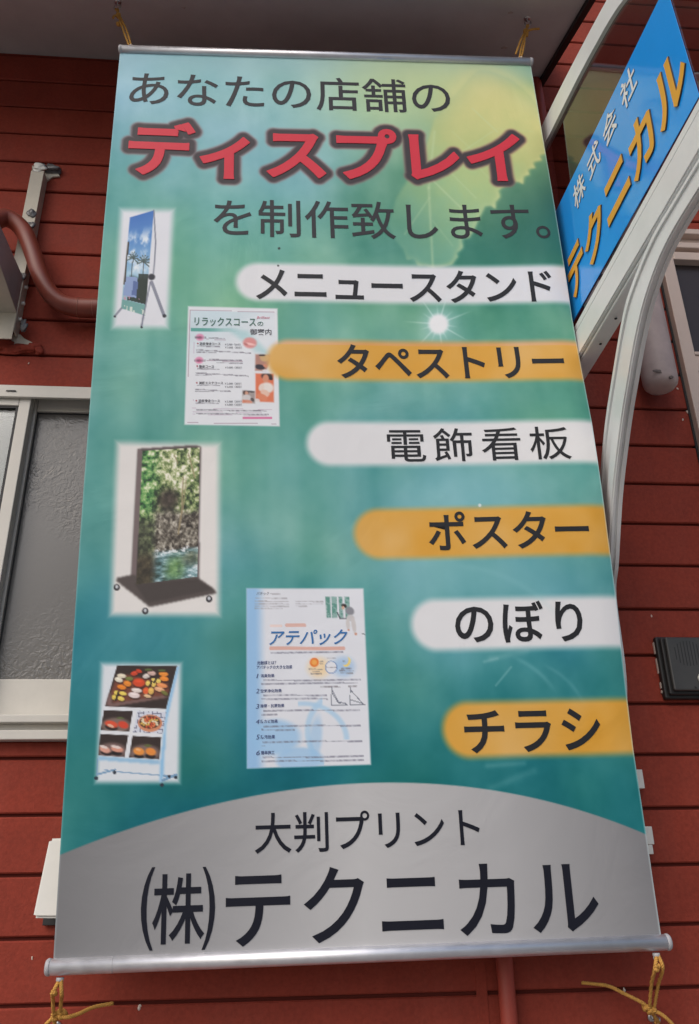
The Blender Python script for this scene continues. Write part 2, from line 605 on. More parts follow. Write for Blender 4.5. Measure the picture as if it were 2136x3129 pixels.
# ------------------------------------------------------------------ door at the right
YD = YW - 0.020
bm = bmesh.new()
add_box(bm, DX0, DX0 + 0.030, YD, YW + 0.08, DZ0, DZ1, 0.002)
add_box(bm, DX1 - 0.03, DX1, YD, YW + 0.08, DZ0, DZ1, 0.002)
add_box(bm, DX0 + 0.0305, DX1 - 0.0305, YD - 0.004, YW + 0.08, 2.889, DZ1, 0.002)
add_box(bm, DX0 + 0.0305, DX1 - 0.0305, YD + 0.014, YW + 0.08, 2.864, 2.8885, 0.0)
add_box(bm, DX0 + 0.0305, DX1 - 0.0305, YD - 0.002, YW + 0.08, 2.847, 2.8635, 0.002)
add_box(bm, DX0 + 0.0305, DX1 - 0.0305, YD + 0.014, YW + 0.08, 2.836, 2.8465, 0.0)
add_box(bm, DX0 + 0.0305, DX1 - 0.0305, YD, YW + 0.08, 2.812, 2.8355, 0.002)
door = bm_obj('door', bm, M['door'], building)
box('pane', DX0 + 0.0305, DX1 - 0.0305, YD + 0.02, YD + 0.026, 2.541, 2.8115, M['tinted'], door)
box('panel', DX0 + 0.0305, DX1 - 0.0305, YD + 0.004, YD + 0.03, DZ0 + 0.02, 2.540, M['door'], door, 0.002)
box('glazing_bead', DX0 + 0.031, DX1 - 0.031, YD + 0.001, YD + 0.0185, 2.5405, 2.549, M['door'], door, 0.001)
box('slot', 0.900, 1.00, YD + 0.002, YD + 0.0038, 2.493, 2.498, M['gasket'], door)
box('frame_shadow_gap', DX0 - 0.005, DX0 - 0.0005, YW - 0.003, YW + 0.012, DZ0, DZ1, M['gasket'], door)

# ------------------------------------------------------------------ banner
BW, BH = 0.900, 1.734
BP0 = np.array([-0.380, 1.211, 3.112])
BWD = np.array([0.9996831, -0.01952245, 0.01589251])
BHD = np.array([0.0303506, 0.07850195, -0.99645185])
BN = np.cross(BHD, BWD)
BN /= np.linalg.norm(BN)                      # towards the street
BELLY = 0.024


def belly(s, t):
    x = np.clip(s / BW, -0.05, 1.05)
    y = np.clip(t / BH, 0, 1)
    b = BELLY * np.sin(np.pi * y) ** 0.9 * (0.9 + 0.25 * (2 * x - 1) ** 2)
    b = b + 0.0022 * np.sin(7.0 * x + 3.2 * y) * np.sin(np.pi * y) + 0.0035 * np.exp(-((y - 0.60) / 0.10) ** 2) * np.clip(x - 0.75, 0, 1) * 4
    b = b - 0.005 * (np.clip(x - 0.955, 0, 1) / 0.045) ** 2 * np.sin(np.pi * y) ** 0.5
    b = b + 0.0022 * np.sin(2 * np.pi * (1.7 * x + 0.8 * y) + 1.0) * np.sin(np.pi * y) + 0.0016 * np.sin(2 * np.pi * (0.9 * x - 2.6 * y)) * np.sin(np.pi * y)
    return b


EDGE_T = [0, .35, .67, .89, 1.02, 1.1, 1.21, 1.34, 1.465, 1.6, 1.734]
EDGE_S = [0, -.0012, -.003, .003, .0018, .0008, .0008, -.002, -.0037, -.0016, 0]


def cloth(s, t, off=0.0):
    s = np.asarray(s, float)[..., None]
    t = np.asarray(t, float)[..., None]
    e_ = np.interp(t, EDGE_T, EDGE_S) * np.clip(s / BW, 0, 1) ** 4      # the loose right edge wanders a little
    return BP0 + (s + e_) * BWD + t * BHD + BN * (belly(s, t) + off)


def px_st(u, v):
    """photo pixel -> place on the cloth, metres right of its left edge and down from its top edge"""
    A = np.stack([BWD, BHD], 1)
    s, t = 0.45, 0.86
    for _ in range(12):
        p = at_plane(u, v, BP0 + BN * float(belly(np.array(s), np.array(t))), BN)
        q = p - BP0 - BN * float(belly(np.array(s), np.array(t)))
        s, t = np.linalg.lstsq(A, q, rcond=None)[0]
    return float(s), float(t)


# glyph outlines from the built-in font
def glyphs(body, bold=0.0, shear=0.0, space=1.0, res=4):
    c = bpy.data.curves.new('glyph', 'FONT')
    c.body = body
    c.size = 1.0
    c.offset = bold
    c.shear = shear
    c.space_character = space
    c.resolution_u = res
    c.fill_mode = 'FRONT'
    o = bpy.data.objects.new('glyph', c)
    COL.objects.link(o)
    dg = bpy.context.evaluated_depsgraph_get()
    me = bpy.data.meshes.new_from_object(o.evaluated_get(dg))
    v = np.zeros(len(me.vertices) * 3)
    me.vertices.foreach_get('co', v)
    v = v.reshape(-1, 3)[:, :2].copy()
    f = [tuple(p.vertices) for p in me.polygons]
    bpy.data.objects.remove(o)
    bpy.data.curves.remove(c)
    bpy.data.meshes.remove(me)
    return v, f


def fit(v, x0, x1, y0, y1):
    lo, hi = v.min(0), v.max(0)
    return np.stack([x0 + (v[:, 0] - lo[0]) / (hi[0] - lo[0]) * (x1 - x0), y0 + (v[:, 1] - lo[1]) / (hi[1] - lo[1]) * (y1 - y0)], 1)


# every line of lettering on the cloth: text, left, right, top, bottom (photo pixels), bold, material, spacing, shear
def Z(ox, oy, k):
    return lambda x, y: (ox + k * x, oy + k * y)


zA, zB, zC = Z(640, 780, 0.6936), Z(900, 1280, 0.6936), Z(1100, 1780, 0.6305)
zD, zE, zF = Z(400, 2380, 0.6305), Z(1000, 2380, 0.6683), Z(1000, 120, 0.5044)
zP1, zP2, zP3, zP4, zP5 = Z(0, 480, 0.3783), Z(540, 900, 0.2270), Z(320, 1330, 0.2453), Z(270, 1990, 0.1955), Z(730, 1780, 0.2711)
LINES = [
    ('あなたの店舗の', (397, 271), (1375, 298), zF(270, 240), zF(440, 445), 0.006, 'ink', 1.0, 0),
    ('を制作致します。', (653, 650), zF(1360, 1190), zF(330, 985), zF(1110, 1215), 0.006, 'ink', 1.0, 0),
    ('メニュースタンド', zA(205, 172), zA(1510, 95), zA(325, 55), zA(1440, 205), 0.016, 'ink2', 1.0, 0),
    ('タペストリー', zA(562, 455), zA(1562, 465), zA(610, 392), zA(1140, 545), 0.016, 'ink2', 1.0, 0),
    ('電飾看板', zB(405, 70), zB(1220, 185), zB(1130, 33), zB(540, 190), 0.004, 'ink2', 1.25, 0),
    ('ポスター', zB(592, 545), zB(1295, 490), zB(728, 408), zB(640, 580), 0.014, 'ink2', 1.0, 0),
    ('のぼり', zC(460, 200), zC(1080, 200), zC(855, 88), zC(800, 290), 0.016, 'ink2', 1.12, 0),
    ('チラシ', zC(507, 715), zC(1168, 665), zC(650, 618), zC(565, 828), 0.018, 'ink2', 1.1, 0),
    ('大判プリント', zD(600, 240), zE(697, 215), zE(620, 130), zD(610, 365), 0.006, 'navy', 1.0, 0),
    ('(', zD(48, 640), zD(118, 430), zD(100, 428), zD(100, 832), 0.004, 'navy', 1.0, 0),
    (')', zD(345, 640), zD(408, 640), zD(360, 426), zD(360, 828), 0.004, 'navy', 1.0, 0),
    ('株', zD(102, 730), zD(355, 770), zD(270, 458), zD(270, 798), 0.010, 'navy', 1.0, 0),
    ('テクニカル', zD(460, 590), zE(1232, 490), zE(1075, 367), zD(925, 798), 0.010, 'navy', 1.04, 0),
]
SMALL = [
    ('リラックスコース', zP2(240, 360), zP2(1065, 380), zP2(1020, 315), zP2(420, 425), 0.010, 'deepgreen', 1.0, 0),
    ('の', zP2(1087, 395), zP2(1165, 395), zP2(1125, 368), zP2(1125, 425), 0.010, 'deepgreen', 1.0, 0),
    ('御案内', zP2(985, 500), zP2(1275, 500), zP2(1130, 455), zP2(1130, 545), 0.012, 'grey', 1.0, 0),
    ('Brilliant', zP2(1078, 310), zP2(1255, 315), zP2(1165, 295), zP2(1165, 328), 0.0, 'pink', 1.0, 0.3),
    ('足底療法コース', zP2(305, 665), zP2(590, 670), zP2(450, 645), zP2(450, 685), 0.016, 'grey', 1.0, 0),
    ('整体コース', zP2(300, 970), zP2(503, 972), zP2(400, 950), zP2(400, 990), 0.016, 'grey', 1.0, 0),
    ('美顔エステコース', zP2(300, 1190), zP2(625, 1196), zP2(450, 1172), zP2(450, 1212), 0.016, 'grey', 1.0, 0),
    ('足底療法コース', zP2(290, 1433), zP2(582, 1438), zP2(450, 1412), zP2(450, 1455), 0.016, 'grey', 1.0, 0),
    ('￥2,000（20分）', zP2(650, 672), zP2(860, 674), zP2(750, 657), zP2(750, 690), 0.0, 'grey', 1.0, 0),
    ('￥3,000（30分）', zP2(650, 713), zP2(875, 716), zP2(750, 698), zP2(750, 731), 0.0, 'grey', 1.0, 0),
    ('￥3,000（30分）', zP2(650, 982), zP2(872, 982), zP2(750, 966), zP2(750, 999), 0.0, 'grey', 1.0, 0),
    ('￥2,000（20分）', zP2(648, 1198), zP2(872, 1200), zP2(750, 1183), zP2(750, 1216), 0.0, 'grey', 1.0, 0),
    ('￥3,000（30分）', zP2(648, 1242), zP2(872, 1242), zP2(750, 1226), zP2(750, 1259), 0.0, 'grey', 1.0, 0),
    ('￥2,000（20分）', zP2(646, 1440), zP2(872, 1440), zP2(750, 1424), zP2(750, 1457), 0.0, 'grey', 1.0, 0),
    ('￥3,000（30分）', zP2(646, 1482), zP2(872, 1482), zP2(750, 1466), zP2(750, 1499), 0.0, 'grey', 1.0, 0),
    ('アテパック', zP5(340, 640), zP5(1225, 600), zP5(700, 533), zP5(700, 708), 0.012, 'blue', 1.0, 0.28),
    ('パテック', zP5(198, 125), zP5(340, 125), zP5(270, 106), zP5(270, 143), 0.0, 'grey', 1.0, 0.1),
    ('光触媒とは？', zP5(203, 905), zP5(420, 905), zP5(310, 882), zP5(310, 925), 0.012, 'slate', 1.0, 0.1),
    ('アパテックの大きな効果', zP5(200, 955), zP5(600, 955), zP5(400, 932), zP5(400, 975), 0.012, 'slate', 1.0, 0.1),
    ('1', zP5(197, 1055), zP5(222, 1055), zP5(210, 1030), zP5(210, 1078), 0.0, 'slate', 1.0, 0.2),
    ('2', zP5(192, 1222), zP5(230, 1222), zP5(210, 1198), zP5(210, 1248), 0.0, 'slate', 1.0, 0.2),
    ('3', zP5(190, 1395), zP5(230, 1395), zP5(210, 1370), zP5(210, 1422), 0.0, 'slate', 1.0, 0.2),
    ('4', zP5(192, 1568), zP5(232, 1568), zP5(212, 1543), zP5(212, 1593), 0.0, 'slate', 1.0, 0.2),
    ('5', zP5(195, 1742), zP5(234, 1742), zP5(214, 1715), zP5(214, 1768), 0.0, 'slate', 1.0, 0.2),
    ('6', zP5(195, 1920), zP5(236, 1920), zP5(216, 1893), zP5(216, 1946), 0.0, 'slate', 1.0, 0.2),
    ('消臭効果', zP5(245, 1050), zP5(400, 1050), zP5(320, 1030), zP5(320, 1070), 0.014, 'slate', 1.0, 0),
    ('空気浄化効果', zP5(245, 1220), zP5(482, 1220), zP5(360, 1200), zP5(360, 1240), 0.014, 'slate', 1.0, 0),
    ('除菌・抗菌効果', zP5(245, 1390), zP5(512, 1388), zP5(360, 1368), zP5(360, 1410), 0.014, 'slate', 1.0, 0),
    ('防カビ効果', zP5(245, 1563), zP5(438, 1563), zP5(340, 1543), zP5(340, 1585), 0.014, 'slate', 1.0, 0),
    ('防汚効果', zP5(247, 1740), zP5(408, 1740), zP5(330, 1718), zP5(330, 1762), 0.014, 'slate', 1.0, 0),
    ('簡単施工', zP5(250, 1917), zP5(402, 1917), zP5(330, 1895), zP5(330, 1940), 0.014, 'slate', 1.0, 0),
]
TITLE = ('ディスプレイ', (394, 456), (1588, 437), zF(360, 540), zF(545, 868), 0.019, 'red', 1.0, 0)


def place(line):
    body, L, R, T, B, bold, mt, sp, sh = line
    s0, s1, t0, t1 = px_st(*L)[0], px_st(*R)[0], px_st(*T)[1], px_st(*B)[1]
    v, f = glyphs(body, bold, sh, sp)
    q = fit(v, s0, s1, -t1, -t0)
    return np.stack([q[:, 0], -q[:, 1]], 1), f


title_st, title_f = place(TITLE)
PLACED = [place(ln) for ln in LINES]
PLACED_S = [place(ln) for ln in SMALL]
GLY = {ch: glyphs(ch, 0.028) for ch in 'テクニカル'}
GLY.update({ch: glyphs(ch, 0.012) for ch in '株式会社'})

# ---- the printed artwork, computed as a colour for every vertex of the cloth
NX, NY = 600, 1156
S, T = np.meshgrid(np.linspace(0, BW, NX), np.linspace(0, BH, NY))
PW = cloth(S, T)
q = PW - CAM
dz = q @ C_F
U = W0 / 2 + FPX * (q @ C_R) / dz
V = H0 / 2 - FPX * (q @ C_U) / dz
a_, b_ = S / BW, T / BH


def vnoise(x, y, seed, octaves=4):
    out = np.zeros_like(x)
    amp, tot = 1.0, 0.0
    for o in range(octaves):
        rg = np.random.default_rng(seed * 31 + o)
        tab = rg.random((64, 64))
        xi, yi = np.floor(x).astype(int), np.floor(y).astype(int)
        fx, fy = x - xi, y - yi
        fx, fy = fx * fx * (3 - 2 * fx), fy * fy * (3 - 2 * fy)
        g_ = lambda i, j: tab[(yi + j) % 64, (xi + i) % 64]
        out += amp * ((g_(0, 0) * (1 - fx) + g_(1, 0) * fx) * (1 - fy) + (g_(0, 1) * (1 - fx) + g_(1, 1) * fx) * fy)
        tot += amp
        amp *= 0.55
        x, y = x * 2.03 + 7.1, y * 2.03 + 3.7
    return out / tot


def sstep(lo, hi, x):
    t = np.clip((x - lo) / (hi - lo), 0, 1)
    return t * t * (3 - 2 * t)


def over(img, col, alpha):
    al = np.clip(alpha, 0, 1)[..., None]
    return img * (1 - al) + np.asarray(col, float) * al


def inpoly(x, y, poly):
    inside = np.zeros(x.shape, bool)
    j = len(poly) - 1
    for i in range(len(poly)):
        xi, yi = poly[i]
        xj, yj = poly[j]
        c = ((yi > y) != (yj > y)) & (x < (xj - xi) * (y - yi) / (yj - yi + 1e-12) + xi)
        inside ^= c
        j = i
    return inside


def blur(a, r):
    k = np.exp(-0.5 * (np.arange(-2 * r, 2 * r + 1) / r) ** 2)
    k /= k.sum()
    for ax in (0, 1):
        p = np.pad(a, [(2 * r, 2 * r) if i == ax else (0, 0) for i in (0, 1)], mode='edge')
        n_ = a.shape[ax]
        a = sum(w_ * (p[i:i + n_] if ax == 0 else p[:, i:i + n_]) for i, w_ in enumerate(k))
    return a


# base: pale at the top, teal below, cloudy with upright streaks
stops = [0, .05, .10, .18, .26, .34, .42, .50, .57, .64, .70, .76, .84, .92, 1.0]
leftc = [(150, 190, 198), (146, 188, 196), (128, 174, 182), (106, 164, 168), (96, 160, 156), (92, 156, 148), (104, 164, 160), (102, 160, 158), (96, 156, 156), (92, 152, 154), (70, 142, 148), (52, 130, 138), (36, 118, 126), (32, 114, 121), (32, 112, 118)]
rightc = [(152, 182, 144), (166, 190, 144), (152, 182, 138), (105, 150, 120), (58, 116, 100), (74, 138, 130), (82, 146, 142), (90, 152, 152), (108, 164, 172), (112, 166, 178), (84, 148, 158), (62, 134, 146), (46, 122, 132), (32, 112, 119), (30, 108, 114)]
lc = np.stack([np.interp(b_, stops, [c[i] for c in leftc]) for i in range(3)], -1)
rc = np.stack([np.interp(b_, stops, [c[i] for c in rightc]) for i in range(3)], -1)
mixx = sstep(0.25, 0.9, a_)[..., None]
img = lc * (1 - mixx) + rc * mixx
cl = vnoise(a_ * 5, b_ * 9, 1, 4) - 0.5
img += cl[..., None] * np.array([84, 52, 46])
c2 = vnoise(a_ * 13 + 2, b_ * 22, 9, 4) - 0.5
img += c2[..., None] * np.array([34, 26, 26])
gr = vnoise(a_ * 3.2 + 5, b_ * 5.5, 3, 3) - 0.5
img += gr[..., None] * np.array([20, 14, -40]) + np.array([0, 3, -5])
img -= sstep(.62, .85, b_)[..., None] * np.array([14, 9, 3])
st = vnoise(a_ * 16, b_ * 1.6, 2, 3) - 0.5
img += (st * np.interp(b_, [0, 0.2, 0.7, 1], [0.2, 1, 0.8, 0.2]))[..., None] * np.array([46, 30, 34])
img = over(img, (170, 205, 214), 0.5 * sstep(0.05, 0.0, b_ + 0.03 * cl))
# pale blue light beams and pools in the middle
for (u0, v0, r, al) in ((1500, 1480, 190, .4), (1330, 1760, 230, .42), (1650, 1780, 180, .35), (880, 300, 240, .4), (1000, 420, 160, .3), (500, 250, 200, .25), (1420, 1990, 140, .3), (1300, 1560, 170, .25)):
    img = over(img, (146, 196, 212), al * np.exp(-(((U - u0) / r) ** 2 + ((V - v0) / (r * 0.6)) ** 2)))
for (u0, v0, r, al, c) in ((1750, 640, 140, .95, (40, 92, 82)), (1640, 730, 130, .8, (50, 112, 98)), (1480, 790, 90, .5, (54, 122, 104)), (330, 1920, 220, .35, (52, 132, 146)), (560, 2350, 120, .35, (54, 128, 108)), (480, 2100, 160, .3, (60, 130, 122)), (720, 1960, 120, .4, (44, 112, 96)), (640, 2300, 150, .35, (48, 116, 96)), (560, 860, 110, .3, (78, 146, 120)), (880, 1000, 130, .3, (72, 142, 122)), (1000, 2150, 140, .3, (40, 114, 106)), (260, 2200, 120, .3, (36, 118, 128)), (960, 1480, 180, .25, (104, 170, 166)),
                           (420, 900, 170, .3, (92, 170, 140)), (700, 720, 200, .25, (70, 150, 140)), (1250, 230, 230, .55, (196, 206, 150)), (1180, 330, 160, .35, (190, 212, 160))):
    img = over(img, c, al * np.exp(-(((U - u0) / r) ** 2 + ((V - v0) / (r * 0.75)) ** 2)))
# the leaf
LP = [(760, 1368), (798, 1315), (790, 1300), (828, 1262), (822, 1212), (862, 1205), (890, 1160), (912, 1110), (925, 1080), (960, 1015), (990, 1010), (1020, 1032), (1026, 985), (1052, 955), (1042, 920), (1066, 898), (1100, 880), (1120, 862), (1165, 868),
      (1188, 880), (1196, 832), (1228, 822), (1222, 790), (1262, 780), (1252, 745), (1300, 735), (1292, 705), (1335, 690), (1420, 640), (1420, 470), (1290, 420), (1210, 330), (1110, 250), (1000, 205), (930, 195), (870, 240), (790, 330), (650, 480), (600, 640),
      (520, 800), (420, 960), (370, 1120), (410, 1215), (455, 1270), (480, 1340), (520, 1335), (545, 1375), (600, 1380), (640, 1395), (700, 1385)]
fx, fy = (U - 1000) / 0.5044, (V - 120) / 0.5044
leaf = inpoly(fx, fy, LP).astype(float)
leaf_s = blur(leaf, 2)
leaf_w = blur(leaf, 22)
ks = sstep(420, 700, fy - .15 * (fx - 1000))
leaf_s = leaf_s * ks + leaf_w * (1 - ks)
soft = sstep(-480, 200, (fx - 700) - 0.30 * (fy - 800)) * 0.68 + 0.32
lt = vnoise(fx / 130, fy / 130, 5, 4)
lcol = np.stack([np.interp(fy - .25 * (fx - 900) + 260 * (lt - .5), [180, 420, 640, 900, 1100, 1380], c) for c in ([216, 206, 188, 172, 156, 138], [210, 204, 196, 196, 192, 186], [150, 138, 130, 136, 146, 156])], -1)
img = img * (1 - (leaf_s * soft * .95)[..., None]) + lcol * (leaf_s * soft * .95)[..., None]
edge = np.clip(leaf_s - blur(leaf, 5), 0, 1) * sstep(650, 900, fx + 0.2 * fy)
img = over(img, (226, 222, 160), edge * 1.1)
for (x0, y0, x1, y1, wd, al) in ((650, 560, 615, 900, 9, .34), (615, 900, 640, 1380, 9, .34), (640, 800, 1000, 560, 6, .2), (880, 420, 1030, 560, 6, .26), (625, 840, 850, 1060, 7, .34), (620, 960, 470, 1180, 7, .22), (700, 760, 900, 960, 6, .22), (760, 560, 940, 730, 6, .14), (640, 1100, 760, 1250, 6, .12), (1030, 540, 1250, 560, 6, .1), (900, 760, 1040, 900, 6, .12)):
    L2 = math.hypot(x1 - x0, y1 - y0)
    tt = np.clip(((fx - x0) * (x1 - x0) + (fy - y0) * (y1 - y0)) / L2 ** 2, 0, 1)
    dd = np.hypot(fx - x0 - tt * (x1 - x0), fy - y0 - tt * (y1 - y0))
    img = over(img, (196, 214, 170), al * np.exp(-(dd / wd) ** 2) * leaf_s)
# sparkle of light under the first bar is painted after the bars
BARS = [((720, 863), (1230, 812), (1230, 928), 'w'), ((815, 1099), (1230, 1043), (1230, 1165), 'o'), ((936, 1349), (1334, 1289), (1334, 1422), 'w'),
        ((1081, 1627), (1455, 1550), (1455, 1703), 'o'), ((1256, 1906), (1594, 1825), (1667, 1982), 'w'), ((1353, 2228), (1667, 2139), (1667, 2311), 'o')]
bars_alpha = []
onz = vnoise(a_ * 9, b_ * 14, 8, 3)
for (L, Tp, Bt, kind) in BARS:
    s0 = px_st(*L)[0]
    t0, t1 = px_st(*Tp)[1], px_st(*Bt)[1]
    r = (t1 - t0) / 2
    cx, cyy = s0 + r, (t0 + t1) / 2
    d = np.where(S < cx, np.hypot(S - cx, T - cyy), np.abs(T - cyy)) - r
    al = sstep(0.008, -0.009, d)
    col = (216, 217, 220) if kind == 'w' else np.stack([211 + 10 * (onz - .5), 160 + 30 * (onz - .5) + 6 * (b_ < .4), 66 + 74 * (onz - .4) + 30 * (b_ < .42)], -1)
    bars_alpha.append((al, col, kind))
for (al, col, kind) in bars_alpha[:1] + bars_alpha[2:]:
    img = over(img, col, al)
su, sv = U - 1340, V - 990
rr_ = np.hypot(su, sv)
for i in range(14):
    an = i * math.pi / 7 + 0.52
    if i % 2:
        an += 0.08
    ln = (110, 62)[i % 2]
    pr_, pp = su * math.cos(an) + sv * math.sin(an), -su * math.sin(an) + sv * math.cos(an)
    img = over(img, (214, 232, 226), 0.8 * np.exp(-(pp / 2.6) ** 2) * np.clip(1 - pr_ / ln, 0, 1) * (pr_ > 0))
img = over(img, (190, 222, 226), 0.75 * np.exp(-(rr_ / 48) ** 2))
img = over(img, (228, 230, 232), sstep(38, 22, rr_))


# ---- inset pictures
FULL = img


def open_crop(zf, x0, y0, x1, y1):
    """work on the part of the artwork round one picture only"""
    global img, SLC
    (u0, v0), (u1, v1) = zf(x0, y0), zf(x1, y1)
    m_ = (U > u0) & (U < u1) & (V > v0) & (V < v1)
    rws, cls = np.where(m_.any(1))[0], np.where(m_.any(0))[0]
    SLC = (slice(rws[0], rws[-1] + 1), slice(cls[0], cls[-1] + 1))
    img = FULL[SLC].copy()
    ox, oy = zf(0, 0)
    kx = zf(1, 0)[0] - ox
    return (U[SLC] - ox) / kx, (V[SLC] - oy) / kx


def close_crop():
    global img
    FULL[SLC] = img
    img = FULL


def softquad(x, y, quad, f_out, f_in):
    d = np.full(x.shape, 1e9)
    for i in range(4):
        x0, y0 = quad[i]
        x1, y1 = quad[(i + 1) % 4]
        L2 = math.hypot(x1 - x0, y1 - y0)
        d = np.minimum(d, ((x1 - x0) * (y - y0) - (y1 - y0) * (x - x0)) / L2)
    return sstep(-f_out, f_in, d)


def quad_uv(x, y, quad):
    """affine-ish local coordinates 0..1 in a quad given clockwise from top left"""
    (x0, y0), (x1, y1), (x2, y2), (x3, y3) = quad
    A = []
    for (px, py), (uu, vv) in zip(quad, ((0, 0), (1, 0), (1, 1), (0, 1))):
        A.append([px, py, 1, 0, 0, 0, -uu * px, -uu * py, uu])
        A.append([0, 0, 0, px, py, 1, -vv * px, -vv * py, vv])
    A = np.array(A, float)
    h = np.linalg.solve(A[:, :8], A[:, 8])
    w_ = h[6] * x + h[7] * y + 1
    return (h[0] * x + h[1] * y + h[2]) / w_, (h[3] * x + h[4] * y + h[5]) / w_


def seg_d(x, y, x0, y0, x1, y1):
    L2 = (x1 - x0) ** 2 + (y1 - y0) ** 2
    t = np.clip(((x - x0) * (x1 - x0) + (y - y0) * (y1 - y0)) / L2, 0, 1)
    return np.hypot(x - x0 - t * (x1 - x0), y - y0 - t * (y1 - y0))


def ell(x, y, cx, cy, rx, ry, ang=0.0, f=0.25):
    c, s_ = math.cos(ang), math.sin(ang)
    dx, dy = x - cx, y - cy
    e = np.hypot((c * dx + s_ * dy) / rx, (-s_ * dx + c * dy) / ry)
    return sstep(1 + f, 1 - f, e)


# picture 1: a stand with a seaside poster
x, y = open_crop(zP1, 820, 330, 1500, 1480)
img = over(img, (218, 220, 226), softquad(x, y, [(970, 415), (1408, 420), (1360, 1385), (905, 1385)], 30, 45))
Q = [(1050, 487), (1243, 430), (1172, 1280), (978, 1222)]
pu, pv = quad_uv(x, y, Q)
ins = softquad(x, y, Q, 4, 4)
nz = vnoise(pu * 4, pv * 9, 21, 4)
pic = np.stack([np.interp(pv, [0, .3, .62, 1], c) for c in ([62, 92, 150, 150], [112, 142, 190, 180], [184, 200, 214, 190])], -1)
pic = over(pic, (226, 234, 240), sstep(.40, .72, nz + .12 * np.sin(pv * 12)) * sstep(.12, .3, pv) * sstep(.66, .56, pv))
for (cx, cy, rr2) in ((.32, .46, .13), (.78, .5, .15)):
    for an in np.linspace(-3.1, 0.3, 9):
        pic = over(pic, (74, 92, 92), .8 * (seg_d(pu, pv * 2.3, cx, cy * 2.3, cx + .24 * math.cos(an), cy * 2.3 + .2 * math.sin(an) + .06) < .02))
    pic = over(pic, (70, 70, 66), (np.abs(pu - cx - .01) < .018) & (pv > cy) & (pv < .68))
pic = over(pic, (46, 62, 56), sstep(.0, .06, pv - .60 - .06 * vnoise(pu * 6, pv * 2, 4, 2)) * (pv < .9) * (pu > .25))
pic = over(pic, (140, 160, 200), ((pu > .05) & (pu < .6) & (pv > .66) & (pv < .86)).astype(float))
pic = over(pic, (92, 112, 160), ((pu > .42) & (pu < .66) & (pv > .70) & (pv < .84)).astype(float))
pic = over(pic, (44, 56, 50), ((pu > .62) & (pv > .62) & (pv < .9)).astype(float) * .9)
pic = over(pic, (70, 66, 60), ((pu < .08) & (pv > .28) & (pv < .75)).astype(float))
pic = over(pic, (190, 150, 170), ((pu > .1) & (pu < .75) & (pv > .86) & (pv < .9)).astype(float) * (nz > .45))
pic = over(pic, (104, 158, 150), ((pv > .905)).astype(float) * .8)
pic = over(pic, (206, 216, 206), (pv > .955).astype(float) * (nz > .5))
img = img * (1 - ins[..., None]) + pic * ins[..., None]
for (x0, y0, x1, y1, wd) in ((1243, 430, 1258, 700, 5), (1258, 700, 1240, 940, 5), (1225, 1010, 1325, 1280, 12), (1215, 1010, 1160, 1280, 5), (980, 1222, 925, 1288, 7), (1160, 1275, 1143, 1370, 7)):
    img = over(img, (120, 124, 140), sstep(wd + 4, wd - 2, seg_d(x, y, x0, y0, x1, y1)) * .85)
for (cx, cy, r) in ((1225, 968, 28), (1328, 1283, 16), (928, 1288, 10), (1143, 1375, 10)):
    img = over(img, (52, 54, 62), ell(x, y, cx, cy, r, r * .9))


def textlines(img, x, y, rows, col, alpha, seed):
    """lines of print too small to read: broken grey strokes"""
    for i, (x0, y0, x1, y1, h) in enumerate(rows):
        tt = (x - x0) / (x1 - x0)
        yc = y0 + tt * (y1 - y0)
        on = (tt > 0) & (tt < 1) & (np.abs(y - yc) < h)
        pat = vnoise(x / 26.0, y / 26.0 + 3 * i, seed, 2)
        img = over(img, col, on * alpha * (.28 + .5 * sstep(.25, .7, pat)))
    return img


close_crop()
# picture 2: the price list
x, y = open_crop(zP2, 50, 80, 1450, 1860)
Q = [(158, 162), (1352, 192), (1382, 1770), (108, 1748)]
img = over(img, (218, 221, 226), softquad(x, y, Q, 18, 10))
pu, pv = quad_uv(x, y, Q)
img = over(img, (176, 206, 216), .55 * softquad(x, y, [(190, 215), (1320, 245), (1345, 1750), (140, 1720)], 4, 4) * sstep(.62, .05, pv) * (0.6 + .4 * np.sin(pu * 4 + pv * 6)))
img = over(img, (150, 196, 200), .6 * softquad(x, y, [(640, 440), (960, 480), (1330, 860), (1060, 780)], 40, 60))
img = over(img, (92, 160, 152), (np.abs(y - 470 - .012 * (x - 190)) < 24) * (x > 185) * sstep(900, 300, x))
for (x0, y0, x1, y1) in ((190, 208, 1320, 240), (145, 1725, 1340, 1740), (182, 208, 142, 1725), (400, 602, 660, 610), (400, 890, 885, 902)):
    img = over(img, (150, 120, 140), .7 * (seg_d(x, y, x0, y0, x1, y1) < 4))
for (cx, cy) in ((312, 575), (302, 885)):
    img = over(img, (216, 120, 160), .75 * ell(x, y, cx, cy, 56, 46, 0, .3))
    img = over(img, (168, 60, 100), .7 * ell(x, y, cx, cy + 5, 28, 20, 0, .5))
for (cx, cy) in ((283, 660), (277, 965), (272, 1187), (266, 1428)):
    img = over(img, (150, 70, 80), ell(x, y, cx, cy, 12, 12))
img = textlines(img, x, y, [(240, 578, 400, 582, 14), (432, 588, 655, 592, 9), (270, 695, 580, 700, 7), (260, 745, 1000, 790, 9), (260, 775, 540, 782, 7), (235, 885, 395, 890, 14), (430, 878, 885, 884, 10), (530, 918, 885, 922, 9), (270, 1000, 580, 1005, 7), (255, 1055, 970, 1098, 9), (255, 1085, 470, 1080, 7),
                                (265, 1222, 580, 1226, 7), (250, 1275, 730, 1305, 9), (250, 1303, 505, 1305, 7), (258, 1462, 575, 1468, 7), (262, 1553, 1220, 1568, 9), (255, 1600, 1240, 1615, 9)], (96, 92, 104), .85, 40)
